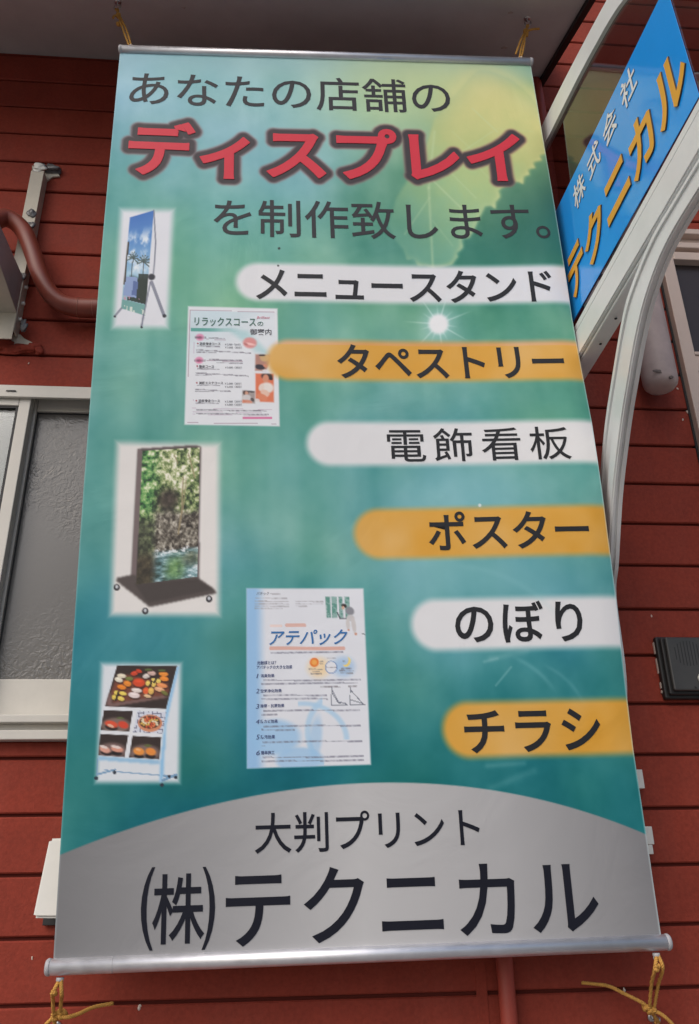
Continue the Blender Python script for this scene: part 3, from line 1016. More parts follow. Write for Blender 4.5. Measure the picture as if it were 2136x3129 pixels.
for (x0, y0, x1, y1) in ((212, 1530, 1285, 1548), (212, 1575, 1285, 1595), (212, 1612, 1285, 1635), (236, 645, 232, 790), (232, 950, 228, 1100), (228, 1170, 222, 1320), (222, 1412, 218, 1510)):
    img = over(img, (180, 160, 180), .6 * (seg_d(x, y, x0, y0, x1, y1) < 3.5))
img = over(img, (206, 110, 152), ((x > 890) & (x < 1285) & (np.abs(y - 1662) < 17)).astype(float) * .9)
img = over(img, (212, 132, 130), .9 * ell(x, y, 985, 650, 92, 72, .1, .25))
img = over(img, (240, 200, 196), .8 * ell(x, y, 985, 665, 70, 14, .2, .5))
img = over(img, (170, 96, 96), .6 * ell(x, y, 930, 665, 30, 16, .5, .5))


def photo(img, x, y, quad, fcol, items, f=10):
    al = softquad(x, y, quad, f, f)
    p = np.zeros_like(img) + np.asarray(fcol, float)
    for (cx, cy, rx, ry, ang, c, aa) in items:
        p = over(p, c, aa * ell(x, y, cx, cy, rx, ry, ang))
    return img * (1 - al[..., None]) + p * al[..., None]


img = photo(img, x, y, [(1060, 805), (1300, 808), (1200, 1030), (1055, 1025)], (172, 128, 116),
            [(1180, 850, 60, 50, 0, (196, 164, 120), 1), (1150, 815, 46, 16, 0, (60, 44, 40), 1), (1120, 975, 70, 34, .15, (54, 50, 60), 1), (1195, 960, 34, 22, .4, (198, 130, 110), 1), (1190, 1020, 40, 12, 0, (210, 206, 206), 1)], 16)
img = photo(img, x, y, [(1060, 1062), (1305, 1066), (1308, 1450), (1062, 1440)], (214, 116, 84),
            [(1215, 1100, 76, 48, .1, (62, 50, 48), 1), (1198, 1130, 42, 56, 0, (206, 140, 112), 1), (1270, 1130, 26, 22, .6, (56, 46, 48), 1), (1215, 1255, 92, 72, .1, (224, 216, 210), 1), (1140, 1250, 36, 50, .4, (222, 206, 196), 1), (1190, 1330, 66, 44, .5, (222, 186, 168), 1), (1150, 1380, 80, 40, .4, (214, 132, 100), 1), (1270, 1400, 46, 60, .3, (214, 120, 88), 1), (1080, 1430, 40, 30, 0, (216, 206, 204), 1)], 14)
img = photo(img, x, y, [(885, 1290), (1055, 1300), (1052, 1465), (880, 1460)], (158, 148, 146),
            [(932, 1318, 40, 36, 0, (70, 54, 50), 1), (940, 1330, 24, 30, 0, (198, 150, 130), 1), (1000, 1305, 50, 12, .1, (60, 54, 56), 1), (940, 1390, 60, 44, 0, (200, 196, 196), 1), (1020, 1415, 30, 20, .8, (84, 78, 78), 1), (960, 1445, 60, 26, .2, (206, 140, 118), 1), (900, 1440, 30, 24, 0, (204, 130, 108), 1)], 14)
close_crop()
# the second bar overlaps the price list
al, col, kind = bars_alpha[1]
FULL = img = over(img, col, al)

# picture 3: light box on castors with a stream
x, y = open_crop(zP3, -20, -20, 1560, 2340)
img = over(img, (220, 217, 214), softquad(x, y, [(150, 85), (1430, 105), (1430, 2245), (70, 2245)], 60, 70))
Q = [(470, 195), (1185, 150), (1155, 1760), (390, 1860)]
frame = [(410, 168), (1130, 122), (1205, 145), (1170, 1790), (1165, 1800), (330, 1900), (330, 1780), (360, 1050)]
fr_m = blur(inpoly(x, y, frame).astype(float), 1)
img = over(img, (92, 82, 82), fr_m)
img = over(img, (120, 106, 106), inpoly(x, y, [(415, 172), (470, 190), (385, 1860), (335, 1880)]) * .8)
base_ = [(160, 1775), (330, 1740), (1170, 1780), (1365, 1915), (1390, 1970), (560, 2140), (140, 1810)]
img = over(img, (84, 76, 74), blur(inpoly(x, y, base_).astype(float), 1))
img = over(img, (66, 60, 58), blur(inpoly(x, y, [(370, 1850), (1150, 1790), (1350, 1920), (540, 2090)]).astype(float), 1) * .7)
pu, pv = quad_uv(x, y, Q)
ins = softquad(x, y, Q, 5, 5)


def ramp(t, cols):
    xs = np.linspace(0, 1, len(cols))
    return np.stack([np.interp(t, xs, [c[i] for c in cols]) for i in range(3)], -1)


def mixp(a, b, m_):
    return a * (1 - m_[..., None]) + b * m_[..., None]


n1 = (vnoise(pu * 16, pv * 34, 61, 4) - .5) * 1.9 + .5
n2 = vnoise(pu * 4, pv * 8, 62, 3)
n3 = (vnoise(pu * 26, pv * 52, 63, 3) - .5) * 2.0 + .5
bias = .30 * np.exp(-(((pu - .62) / .34) ** 2 + ((pv - .12) / .2) ** 2)) + .14 * np.exp(-(((pu - .85) / .2) ** 2 + ((pv - .36) / .16) ** 2)) - .22 * sstep(.3, .6, pv) * sstep(.6, .3, pu) - .10 + .35 * (n2 - .5)
fol = mixp(ramp(n1 + bias, [(46, 54, 44), (70, 86, 58), (112, 132, 84), (160, 172, 120), (212, 212, 182), (232, 230, 214)]), ramp(n1 + bias + .06, [(44, 66, 48), (62, 112, 66), (96, 150, 86), (140, 180, 112), (190, 206, 160), (220, 224, 200)]), sstep(.42, .12, pu) * sstep(.60, .4, pv))
rock = ramp(n3 * .6 + n1 * .4 + .12 * (n2 - .5), [(48, 44, 42), (74, 68, 62), (110, 104, 94), (156, 150, 138), (204, 198, 186)])
wtr = ramp((vnoise(pu * 9, pv * 60, 66, 4) - .5) * 1.6 + .46 + .3 * (pu - .4), [(52, 70, 66), (76, 104, 104), (104, 138, 142), (150, 180, 186), (216, 226, 230)])
pic = mixp(fol, rock, sstep(.44, .52, pv + .10 * (n2 - .5)) * sstep(.16, .34, pu))
cave = np.exp(-(((pu - .47) / .20) ** 2 + ((pv - .40) / .09) ** 2) ** 2)
pic = mixp(pic, ramp(n1 * .5, [(50, 44, 42), (74, 64, 58), (96, 86, 74)]), np.clip(cave, 0, 1) * .95)
pic = mixp(pic, ramp(n1 * .8, [(52, 54, 46), (78, 82, 66), (104, 112, 84)]), sstep(.48, .6, pv) * sstep(.30, .14, pu) * .85)
for (x0, y0, x1, y1, wd) in ((.72, .24, .71, .50, .013), (.71, .50, .66, .66, .014), (.77, .25, .735, .48, .008), (.80, .05, .92, .24, .010), (.55, .05, .62, .12, .007)):
    pic = mixp(pic, np.zeros_like(pic) + np.array([150, 136, 106]), .8 * sstep(wd * 1.5, wd * .6, seg_d(pu, pv, x0, y0, x1, y1)))
pic = mixp(pic, wtr, sstep(.765, .80, pv + .03 * (n2 - .5)) * sstep(.18, .34, pu + .05 * (n2 - .5)))
pic = mixp(pic, np.zeros_like(pic) + np.array([226, 230, 234]), sstep(.5, .8, n1) * sstep(.755, .775, pv) * sstep(.83, .80, pv) * sstep(.25, .32, pu) * .9)
pic = mixp(pic, ramp(n1, [(66, 96, 58), (96, 138, 78), (128, 166, 96)]), .75 * ell(pu, pv, .62, .92, .15, .085, 0, .7))
pic = mixp(pic, ramp(n1, [(60, 62, 48), (92, 96, 66), (130, 128, 92)]), .65 * ell(pu, pv, .9, .86, .16, .05, 0, .7))
pic = mixp(pic, ramp(n1 * .7, [(52, 48, 42), (74, 66, 54), (98, 88, 68)]), sstep(.74, .84, pv) * sstep(.36, .18, pu) * .9)
img = img * (1 - ins[..., None]) + pic * ins[..., None]
for (cx, cy) in ((150, 1895), (505, 2190), (1300, 2040)):
    img = over(img, (60, 58, 62), ell(x, y, cx, cy, 40, 42, 0, .15))
    img = over(img, (196, 200, 206), ell(x, y, cx, cy - 8, 18, 22, 0, .4))

close_crop()
# picture 4: sushi menu board
x, y = open_crop(zP4, 10, 60, 1560, 2220)
img = over(img, (214, 220, 226), softquad(x, y, [(200, 185), (1455, 185), (1430, 2065), (110, 2065)], 55, 75))
skyb = (142, 190, 226)
for poly, c in (([(1385, 228), (1420, 240), (1225, 1100), (1170, 1950), (1165, 2050), (1110, 2050), (1130, 1700), (1215, 900)], skyb), ([(155, 1640), (1110, 1700), (1120, 1770), (150, 1700)], (150, 190, 220)),
                ([(262, 860), (1220, 900), (1210, 945), (255, 912)], (222, 224, 228)), ([(190, 1245), (1150, 1285), (1150, 1345), (185, 1300)], (222, 224, 228)), ([(640, 930), (760, 935), (625, 1665), (560, 1660)], (222, 224, 228))):
    img = over(img, c, blur(inpoly(x, y, poly).astype(float), 1))
DK = (58, 48, 46)
img = photo(img, x, y, [(450, 222), (1385, 230), (1215, 900), (262, 860)], DK, [], 8)
tray = blur(inpoly(x, y, [(430, 420), (600, 360), (1250, 500), (1260, 640), (1130, 720), (380, 820), (350, 640)]).astype(float), 1)
img = over(img, (118, 70, 56), tray)
img = over(img, (128, 100, 96), blur(inpoly(x, y, [(270, 850), (330, 640), (360, 640), (365, 815), (1250, 680), (1245, 720), (420, 860)]).astype(float), 1))
sushi = [(520, 385, 72, 36, .1, (216, 206, 184)), (475, 445, 66, 38, .3, (222, 214, 196)), (720, 345, 60, 34, -.2, (200, 72, 48)), (790, 310, 48, 28, .3, (190, 66, 44)), (910, 385, 64, 36, -.3, (206, 196, 190)), (990, 340, 66, 36, .2, (200, 170, 160)),
         (1175, 355, 74, 36, .1, (226, 140, 62)), (1185, 430, 70, 38, .15, (228, 136, 56)), (640, 430, 60, 32, 0, (112, 120, 66)), (610, 505, 62, 44, .3, (222, 134, 54)), (520, 560, 72, 36, .2, (226, 130, 48)), (790, 490, 96, 66, .1, (206, 76, 46)),
         (930, 500, 34, 42, .3, (224, 196, 106)), (1020, 515, 34, 44, .2, (222, 192, 100)), (1095, 465, 40, 36, .2, (222, 192, 100)), (1020, 445, 34, 26, .2, (222, 196, 110)), (1150, 535, 86, 36, .2, (222, 142, 90)), (1110, 595, 82, 36, .25, (224, 170, 130)),
         (755, 610, 84, 36, .15, (220, 208, 202)), (715, 685, 92, 46, .15, (222, 206, 204)), (900, 620, 46, 56, .2, (216, 96, 56)), (980, 620, 44, 56, .2, (218, 176, 96)), (925, 700, 60, 26, .2, (214, 180, 140)),
         (440, 650, 42, 34, .2, (222, 196, 92)), (540, 660, 60, 30, .2, (224, 198, 96)), (405, 720, 40, 40, .6, (216, 190, 90)), (510, 740, 56, 34, .3, (222, 196, 96)), (1190, 650, 60, 30, .5, (110, 110, 60)), (940, 290, 60, 22, 0, (84, 96, 56)), (1150, 300, 60, 20, 0, (84, 96, 56))]
for (cx, cy, rx, ry, an, c) in sushi:
    img = over(img, (50, 34, 32), .7 * ell(x, y, cx + 8, cy + ry * .6, rx, ry, an, .2))
    img = over(img, c, ell(x, y, cx, cy, rx, ry, an, .18))
    img = over(img, np.minimum(255, np.array(c) * 1.18), .6 * ell(x, y, cx - 6, cy - ry * .35, rx * .6, ry * .3, an, .6))
for (x0, y0, x1, y1) in ((470, 640, 430, 760), (990, 470, 960, 550), (1055, 440, 1030, 490)):
    img = over(img, (44, 44, 40), sstep(18, 10, seg_d(x, y, x0, y0, x1, y1)))
for quad, items in (([(245, 920), (695, 935), (640, 1255), (190, 1235)], [(430, 1160, 230, 120, 0, (124, 106, 98), 1), (360, 1190, 100, 44, .2, (44, 40, 40), 1), (360, 1140, 104, 52, .25, (214, 84, 58), 1), (350, 1165, 54, 22, .4, (222, 176, 150), 1), (545, 1150, 84, 54, .35, (206, 74, 54), 1), (500, 1045, 60, 14, 0, (92, 104, 62), 1)]),
                    ([(185, 1292), (625, 1312), (565, 1655), (155, 1628)], [(370, 1560, 230, 130, 0, (122, 100, 96), 1), (280, 1590, 90, 34, .2, (40, 36, 38), 1), (440, 1595, 90, 34, .1, (40, 36, 38), 1), (260, 1535, 88, 50, .4, (216, 158, 140), 1), (240, 1495, 66, 22, .3, (222, 206, 200), 1), (450, 1530, 96, 46, .2, (214, 150, 130), 1), (430, 1495, 80, 22, .2, (222, 206, 200), 1)]),
                    ([(690, 1322), (1140, 1345), (1110, 1690), (635, 1662)], [(880, 1590, 240, 130, 0, (124, 104, 98), 1), (790, 1640, 80, 34, .1, (42, 38, 40), 1), (970, 1640, 80, 40, .1, (42, 38, 40), 1), (790, 1565, 88, 58, .2, (228, 146, 70), 1), (975, 1570, 82, 58, .25, (226, 140, 66), 1), (930, 1475, 60, 18, 0, (96, 104, 62), 1), (780, 1540, 40, 16, .2, (236, 190, 140), .8)])):
    img = photo(img, x, y, quad, DK, items, 6)
gq = [(770, 935), (1215, 950), (1155, 1285), (700, 1262)]
gu, gv = quad_uv(x, y, gq)
gin = softquad(x, y, gq, 5, 5)
img = over(img, (206, 210, 222), gin)
img = over(img, (104, 106, 130), gin * ((np.abs((gu * 6.5) % 1 - .5) < .07) | (np.abs((gv * 5.5) % 1 - .5) < .07)))
img = over(img, (206, 138, 104), ell(x, y, 965, 1125, 190, 135, 0, .06))
img = over(img, (70, 52, 46), ell(x, y, 960, 1110, 160, 100, 0, .06))
for i in range(34):
    an, r = i * 2.4, math.sqrt(i / 34)
    img = over(img, ((216, 120, 80), (224, 210, 180), (216, 176, 90), (190, 80, 56))[i % 4], ell(x, y, 960 + 140 * r * math.cos(an), 1110 + 84 * r * math.sin(an), 22, 16, an, .3))
for (x0, y0, x1, y1, wd) in ((142, 1690, 135, 1940, 8), (140, 1925, 420, 1850, 14), (430, 1882, 1110, 1938, 8), (1160, 2020, 1370, 1930, 20), (1180, 1945, 1290, 1950, 16), (255, 1855, 300, 1850, 8)):
    img = over(img, (122, 158, 190), sstep(wd + 5, wd - 3, seg_d(x, y, x0, y0, x1, y1)))
for (cx, cy, r) in ((122, 1985, 30), (410, 1893, 28), (1150, 2090, 32), (1365, 1972, 28), (1265, 1955, 24)):
    img = over(img, (50, 58, 70), ell(x, y, cx, cy, r, r, 0, .2))

close_crop()
# picture 5: the leaflet
x, y = open_crop(zP5, 40, 20, 1560, 2160)
Q = [(90, 70), (1400, 70), (1485, 2050), (95, 2092)]
ins = softquad(x, y, Q, 16, 10)
pu, pv = quad_uv(x, y, Q)
img = over(img, (218, 221, 228), ins)
img = over(img, (138, 184, 226), ins * .85 * sstep(.17, .06, pu))
img = over(img, (150, 192, 228), ins * .8 * sstep(1.15, .75, np.hypot((pu - .22) / .22, (pv - .84) / .10)))
img = over(img, (150, 192, 228), ins * .75 * sstep(1.1, .8, np.hypot((pu - .42) / .2, (pv - .965) / .07)))
arc = np.abs(np.hypot((pu - .45) / .36, (pv - .86) / .20) - 1)
img = over(img, (166, 202, 230), ins * .75 * sstep(.10, .02, arc) * (pu > .42) * (pv < .86))
arc = np.abs(np.hypot((pu - .75) / .26, (pv - .82) / .20) - 1)
img = over(img, (166, 202, 230), ins * .75 * sstep(.14, .03, arc) * (pu < .62))
img = over(img, (150, 192, 228), ins * .6 * ell(pu, pv, .555, .85, .05, .12, .2, .4))
for i, (x0, x1) in enumerate(((975, 1035), (1040, 1110), (1120, 1175), (1190, 1252))):
    img = over(img, (96, 146, 136), softquad(x, y, [(x0, 160), (x1 - 8, 160), (x1 + 2, 398), (x0 + 12, 400)], 4, 4) * (.65 + .35 * (vnoise(x / 22, y / 22, 71, 2) > .5)))
for (cx, cy, rx, ry, an, c) in ((1185, 262, 30, 22, .3, (52, 42, 44)), (1175, 285, 16, 20, 0, (206, 170, 150)), (1250, 320, 52, 44, .7, (136, 138, 146)), (1258, 400, 46, 36, .2, (196, 194, 196)), (1230, 470, 22, 66, -.1, (202, 198, 198)), (1295, 480, 24, 90, -.15, (200, 196, 196)), (1235, 535, 12, 10, 0, (200, 150, 130)), (1318, 580, 14, 16, 0, (200, 150, 130))):
    img = over(img, c, ell(x, y, cx, cy, rx, ry, an))
for (x0, y0, x1, y1, wd, c) in ((1110, 340, 1140, 405, 6, (60, 60, 70)), (1140, 405, 1210, 405, 5, (70, 70, 80)), (1390, 575, 1420, 585, 4, (60, 60, 60)), (360, 742, 1180, 742, 20, (216, 170, 158)), (540, 482, 740, 482, 20, (216, 176, 166)), (360, 488, 480, 488, 12, (228, 206, 200))):
    img = over(img, c, sstep(wd + 3, wd - 3, seg_d(x, y, x0, y0, x1, y1)) * .95)
img = textlines(img, x, y, [(350, 125, 470, 128, 9), (190, 175, 550, 178, 8), (175, 212, 565, 214, 8), (175, 240, 565, 242, 8), (175, 266, 565, 268, 8), (175, 292, 500, 294, 8), (640, 212, 950, 214, 8), (640, 240, 950, 242, 8), (640, 264, 770, 266, 8)], (150, 146, 152), .7, 80)
img = textlines(img, x, y, [(355, 790, 1175, 785, 9), (270, 1105, 1375, 1095, 10), (255, 1143, 1340, 1132, 10), (270, 1273, 990, 1270, 10), (250, 1312, 1000, 1310, 10), (270, 1448, 1370, 1435, 10), (250, 1490, 440, 1490, 10), (270, 1620, 1370, 1610, 10), (250, 1662, 630, 1660, 10), (270, 1800, 1390, 1785, 10), (250, 1842, 300, 1842, 10), (270, 1975, 1410, 1955, 10), (250, 2018, 1410, 2000, 10)], (112, 112, 130), .85, 100)
img = over(img, (240, 206, 150), .7 * ell(x, y, 900, 960, 120, 110, 0, .5))
img = over(img, (150, 188, 226), .7 * ell(x, y, 1180, 950, 120, 110, 0, .5))
img = over(img, (226, 126, 60), ell(x, y, 850, 900, 52, 52, 0, .12))
img = over(img, (236, 170, 90), ell(x, y, 850, 900, 30, 30, 0, .2))
img = over(img, (236, 210, 120), ell(x, y, 1215, 895, 42, 56, .4, .1) * (1 - ell(x, y, 1195, 880, 40, 50, .4, .1)))
img = over(img, (84, 124, 180), ell(x, y, 1040, 955, 68, 72, 0, .05))
img = over(img, (222, 224, 230), ell(x, y, 1040, 955, 60, 64, 0, .05))
img = textlines(img, x, y, [(985, 955, 1095, 955, 8), (990, 852, 1095, 852, 8), (785, 978, 945, 978, 8), (825, 1003, 915, 1003, 8), (810, 1028, 930, 1028, 8), (1150, 970, 1280, 970, 8), (1130, 994, 1300, 994, 8), (1140, 1020, 1285, 1020, 8), (915, 888, 955, 888, 8), (915, 915, 955, 915, 8), (1165, 886, 1205, 886, 8), (915, 1178, 1150, 1175, 8), (1230, 1172, 1330, 1170, 8)], (110, 104, 110), .8, 130)
for (x0, y0, x1, y1) in ((1045, 1180, 1045, 1380), (1045, 1380, 1220, 1378), (1050, 1210, 1120, 1345), (1050, 1245, 1125, 1362), (1120, 1345, 1200, 1362), (1120, 1365, 1215, 1365), (1255, 1180, 1255, 1378), (1255, 1378, 1420, 1378), (1262, 1215, 1400, 1368), (1262, 1320, 1405, 1368)):
    img = over(img, (104, 110, 124), .9 * (seg_d(x, y, x0, y0, x1, y1) < 5))

close_crop()
# silver arch at the foot
ap = [px_st(*p) for p in ((183, 2613), (383, 2536), (715, 2443), (1030, 2402), (1220, 2389), (1535, 2417), (1802, 2487), (1986, 2552))]
cf = np.polyfit([p[0] for p in ap], [p[1] for p in ap], 4)
arch = sstep(-0.0012, 0.0012, T - np.polyval(cf, S))
silver = np.stack([np.interp(a_, [0, .25, .5, .75, 1], c) for c in ([122, 152, 184, 168, 126], [122, 152, 184, 168, 126], [124, 154, 185, 170, 129])], -1)
img = img * (1 - arch[..., None]) + silver * arch[..., None]
# scuffs left by wind and handling near the lower right
for (x0, y0, x1, y1, wd, al) in ((1500, 2012, 1610, 1990, 10, .16), (1515, 2095, 1562, 2038, 3, .28), (1480, 2022, 1520, 2012, 5, .22), (1490, 2340, 1600, 2332, 9, .18), (1500, 2408, 1630, 2356, 12, .14)):
    img = over(img, (190, 216, 218), al * np.exp(-(seg_d(U, V, x0, y0, x1, y1) / wd) ** 2))
for (cx, cy, r, wd, a0, a1, al) in ((1470, 2260, 270, 7, -1.25, -.5, .22), (1560, 2260, 250, 6, -1.2, -.4, .16), (1380, 2150, 420, 10, -1.6, -.6, .15)):
    an = np.arctan2(V - cy, U - cx)
    img = over(img, (150, 200, 206), al * np.exp(-((np.hypot(U - cx, V - cy) - r) / wd) ** 2) * sstep(a0, a0 + .2, an) * sstep(a1, a1 - .3, an))
for (cx, cy, r, c) in ((853, 759, 4, (50, 60, 60)), (1466, 1544, 5, (200, 215, 215)), (850, 812, 3, (40, 44, 44))):
    img = over(img, c, ell(U, V, cx, cy, r, r))

# soft dark halo round the red title
ed = set()
for f in title_f:
    for i in range(len(f)):
        e_ = (min(f[i], f[i - 1]), max(f[i], f[i - 1]))
        if e_ in ed:
            ed.discard(e_)
        else:
            ed.add(e_)
P_ = []
for (i, j) in ed:
    p0, p1 = title_st[i], title_st[j]
    nn = max(2, int(np.linalg.norm(p1 - p0) / 0.0016))
    for t_ in np.linspace(0, 1, nn, endpoint=False):
        P_.append(p0 * (1 - t_) + p1 * t_)
P_ = np.array(P_)
lo, hi = title_st.min(0) - .02, title_st.max(0) + .02
msk = (S > lo[0]) & (S < hi[0]) & (T > lo[1]) & (T < hi[1])
gp_ = np.stack([S[msk], T[msk]], 1)
dist = np.empty(len(gp_))
for i in range(0, len(gp_), 4000):
    c = gp_[i:i + 4000]
    dist[i:i + 4000] = np.sqrt(((c[:, None, :] - P_[None]) ** 2).sum(-1).min(1))
al = np.zeros(S.shape)
al[msk] = sstep(.0180, .0092, dist)
al2 = np.zeros(S.shape)
al2[msk] = sstep(.0215, .011, dist)
img = over(img, (150, 92, 96), al2 * .7)
img = over(img, (60, 54, 58), al)
img = over(img, (196, 212, 214), np.maximum(.35 * sstep(.0022, .0006, S), .6 * sstep(BW - .0024, BW - .0008, S)))
img = np.clip(img, 0, 255)
GAIN = 1.16
rgb = lin(img) * GAIN

M['cloth'] = mat('printed_banner_cloth', (0.5, 0.5, 0.5), 0.52, spec=0.28)
n, l = M['cloth'].node_tree.nodes, M['cloth'].node_tree.links
at_ = n.new('ShaderNodeAttribute')
at_.attribute_name = 'print'
l.new(at_.outputs['Color'], n['Principled BSDF'].inputs['Base Color'])
geo = n.new('ShaderNodeNewGeometry')
bt = n.new('ShaderNodeTexNoise')
bt.inputs['Scale'].default_value = 5.5
bt.inputs['Detail'].default_value = 5
bt.inputs['Distortion'].default_value = 0.8
l.new(geo.outputs['Position'], bt.inputs['Vector'])
bn = n.new('ShaderNodeBump')
bn.inputs['Strength'].default_value = 0.35
bn.inputs['Distance'].default_value = 0.010
l.new(bt.outputs['Fac'], bn.inputs['Height'])
l.new(bn.outputs['Normal'], n['Principled BSDF'].inputs['Normal'])


def ink(name, c):
    m = mat('ink_' + name, tuple(lin(c) * GAIN), 0.5, spec=0.28, bump=(5.5, 0.35, 5, 0.010))
    return m


INK = {'ink': ink('grey', (46, 46, 50)), 'ink2': ink('charcoal', (36, 37, 41)), 'navy': ink('navy', (22, 24, 36)), 'red': ink('red', (202, 50, 66)), 'deepgreen': ink('green', (62, 104, 92)), 'grey': ink('smallgrey', (84, 84, 92)),
       'pink': ink('pink', (196, 110, 130)), 'blue': ink('blue', (58, 112, 170)), 'slate': ink('slate', (74, 84, 124))}

banner = thing('hanging_banner', tuple(cloth(np.array(0.45), np.array(BH))), 'tall teal printed banner with Japanese lettering hung between two silver rails', 'banner')
vs = PW.reshape(-1, 3)
org = np.array(cloth(np.array(0.45), np.array(BH)))
me = bpy.data.meshes.new('cloth')
me.vertices.add(NX * NY)
me.vertices.foreach_set('co', (vs - org).ravel())
ii = (np.arange(NY - 1)[:, None] * NX + np.arange(NX - 1)[None]).ravel()
quads = np.stack([ii, ii + NX, ii + NX + 1, ii + 1], 1)
nq = len(quads)
me.loops.add(nq * 4)
me.loops.foreach_set('vertex_index', quads.ravel().astype(np.int32))
me.polygons.add(nq)
me.polygons.foreach_set('loop_start', (np.arange(nq) * 4).astype(np.int32))
me.polygons.foreach_set('use_smooth', np.ones(nq, bool))
me.update(calc_edges=True)
ca = me.color_attributes.new('print', 'FLOAT_COLOR', 'POINT')
ca.data.foreach_set('color', np.concatenate([rgb.reshape(-1, 3), np.ones((NX * NY, 1))], 1).ravel())
me.materials.append(M['cloth'])
cl_o = link(bpy.data.objects.new('cloth', me), banner, tuple(org))


def lettering(line, st_=None, name='lettering', off=0.0006, parent=cl_o):
    q, f = st_ if st_ is not None else place(line)
    p = cloth(q[:, 0], q[:, 1], off)
    # the font's faces look along +Z; flip so they face the street
    o = mesh_obj(name, p, f, INK[line[6]], parent)
    return o


tv, tf = [], []
for k_, (dx_, dy_) in enumerate(((0, 0), (.0014, 0), (-.0014, 0), (0, .0012), (0, -.0012), (.001, .001), (-.001, -.001), (.001, -.001), (-.001, .001))):
    tf += [tuple(i + k_ * len(title_st) for i in f) for f in title_f]
    tv.append(cloth(title_st[:, 0] + dx_, title_st[:, 1] + dy_, 0.0007 + 0.00004 * k_))
mesh_obj('title_lettering', np.concatenate(tv), tf, INK['red'], cl_o)
for ln, pp_ in zip(LINES, PLACED):
    lettering(ln, pp_)
for ln, pp_ in zip(SMALL, PLACED_S):
    lettering(ln, pp_, 'small_print')


# rails
def bpt(s, t, off=0.0):
    return BP0 + s * BWD + t * BHD + BN * off


def rail(name, t, s0, s1, r):
    c0, c1 = bpt(s0, t), bpt(s1, t)
    ax = c1 - c0
    L = np.linalg.norm(ax)
    o = lathe(name, [(r, 0), (r, L)], c0, ax, M['rail'], banner, 32)
    for (c, d) in ((c0, -1), (c1, 1)):
        lathe('end_cap', [(r * 1.02, 0), (r * 1.06, 0.001), (r * 1.06, 0.004), (r * 0.9, 0.0065), (r * 0.5, 0.0075)], c, ax * d, M['cap'], o, 24)
    return o


top_rail = rail('top_rail', -0.0085, 0.004, 0.898, 0.0095)
bot_rail = rail('bottom_rail', BH + 0.0085, -0.003, 0.9055, 0.0110)
lathe('rail_joint', [(0.01112, 0), (0.01112, 0.0008)], bpt(0.085, BH + 0.0085), BWD, M['cap'], bot_rail, 32)


def ring(name, c, r, thick, nrm, parent):
    nrm = np.asarray(nrm, float)
    a = np.cross(nrm, (0, 0, 1.0))
    a /= np.linalg.norm(a)
    b = np.cross(nrm, a)
    pts = [c + r * (math.cos(t) * a + math.sin(t) * b) for t in np.linspace(0, 2 * math.pi, 15)]
    return tube(name, pts, thick, M['steel'], parent, 8, 3)


EYE = {'tl': bpt(0.0205, -0.0085) + np.array([0, 0, 0.0135]), 'tr': bpt(0.878, -0.0085) + np.array([0, 0, 0.0135]),
       'bl': bpt(0.012, BH + 0.0095) + np.array([0, 0, -0.019]), 'br': bpt(0.888, BH + 0.0095) + np.array([0, 0, -0.019])}
for k_ in EYE:
    rl = top_rail if k_[0] == 't' else bot_rail
    ring('eyelet', EYE[k_], 0.0042, 0.0011, (0.3, 1, 0), rl)
    if k_[0] == 'b':
        lathe('eyelet_base', [(0.0055, 0), (0.0055, 0.004), (0.0035, 0.006)], EYE[k_] + np.array([0, 0, 0.0065]), (0, 0, -1), M['cap'], rl, 12)


# ------------------------------------------------------------------ screw hooks and ropes
def hook(pos, down, label):
    """an open screw hook: shank along -down, then the curl"""
    p = np.asarray(pos, float)
    d = np.asarray(down, float)
    d /= np.linalg.norm(d)
    sd_ = np.cross(d, (0.2, 1, 0.1))
    sd_ /= np.linalg.norm(sd_)
    r = 0.0075
    pts = [p - d * 0.006, p + d * 0.008]
    c = p + d * (0.008 + r)
    for a in np.linspace(-math.pi / 2, math.pi * 1.15, 9)[1:]:
        pts.append(c + r * (math.cos(a) * sd_ + math.sin(a) * d))
    t = thing('screw_hook', tuple(p), label, 'hook', 'hooks holding the banner ropes')
    tube('hook_wire', pts, 0.0016, M['steel'], t, 8, 5)
    lathe('washer', [(0.004, 0), (0.0075, 0.0004), (0.0072, 0.0022), (0.003, 0.0026)], p, d, M['steel'], t, 14)
    return c + d * r


SN = np.array([0, -SL, 1.0])
SN /= np.linalg.norm(SN)
SP0 = np.array([0, YW, ZS])
hk_tl = at_plane(360, 6, SP0, SN)
hk_tr = at_plane(1611, 56, SP0, SN)
h_tl = hook(hk_tl, (0, 0.1, -1), 'steel screw hook in the soffit above the banner\'s upper left corner')
h_tr = hook(hk_tr, (0, 0.1, -1), 'steel screw hook in the soffit above the banner\'s upper right corner')
hk_bl = at_y(174, 3135)
hk_br = at_y(1992, 3108)
h_bl = hook(hk_bl, (0, -1, -0.25), 'steel screw hook in the siding below the banner\'s lower left corner')
h_br = hook(hk_br, (0, -1, -0.25), 'steel screw hook in the siding below the banner\'s lower right corner')


def rope(loc, strands, knots, label, rad=0.0026):
    t = thing('rope_tie', tuple(loc), label, 'rope', 'ropes tying the banner')
    for s_ in strands:
        v, f = rope_data(s_, rad)
        mesh_obj('strand', v, f, M['rope'], t, True)
    for (c, size, sd__) in knots:
        # a knot: a short rope wound round itself
        rg = np.random.default_rng(sd__)
        a0 = rg.uniform(0, 6)
        pts = []
        for i in range(15):
            a = a0 + i * 0.95
            pts.append(np.asarray(c) + size * np.array([math.cos(a) * 0.75, math.sin(a * 1.3) * 0.75, math.sin(a) * 0.55 + (i - 7) * 0.08]))
        v, f = rope_data(pts, rad * 0.95)
        mesh_obj('knot', v, f, M['rope'], t, True)
    return t


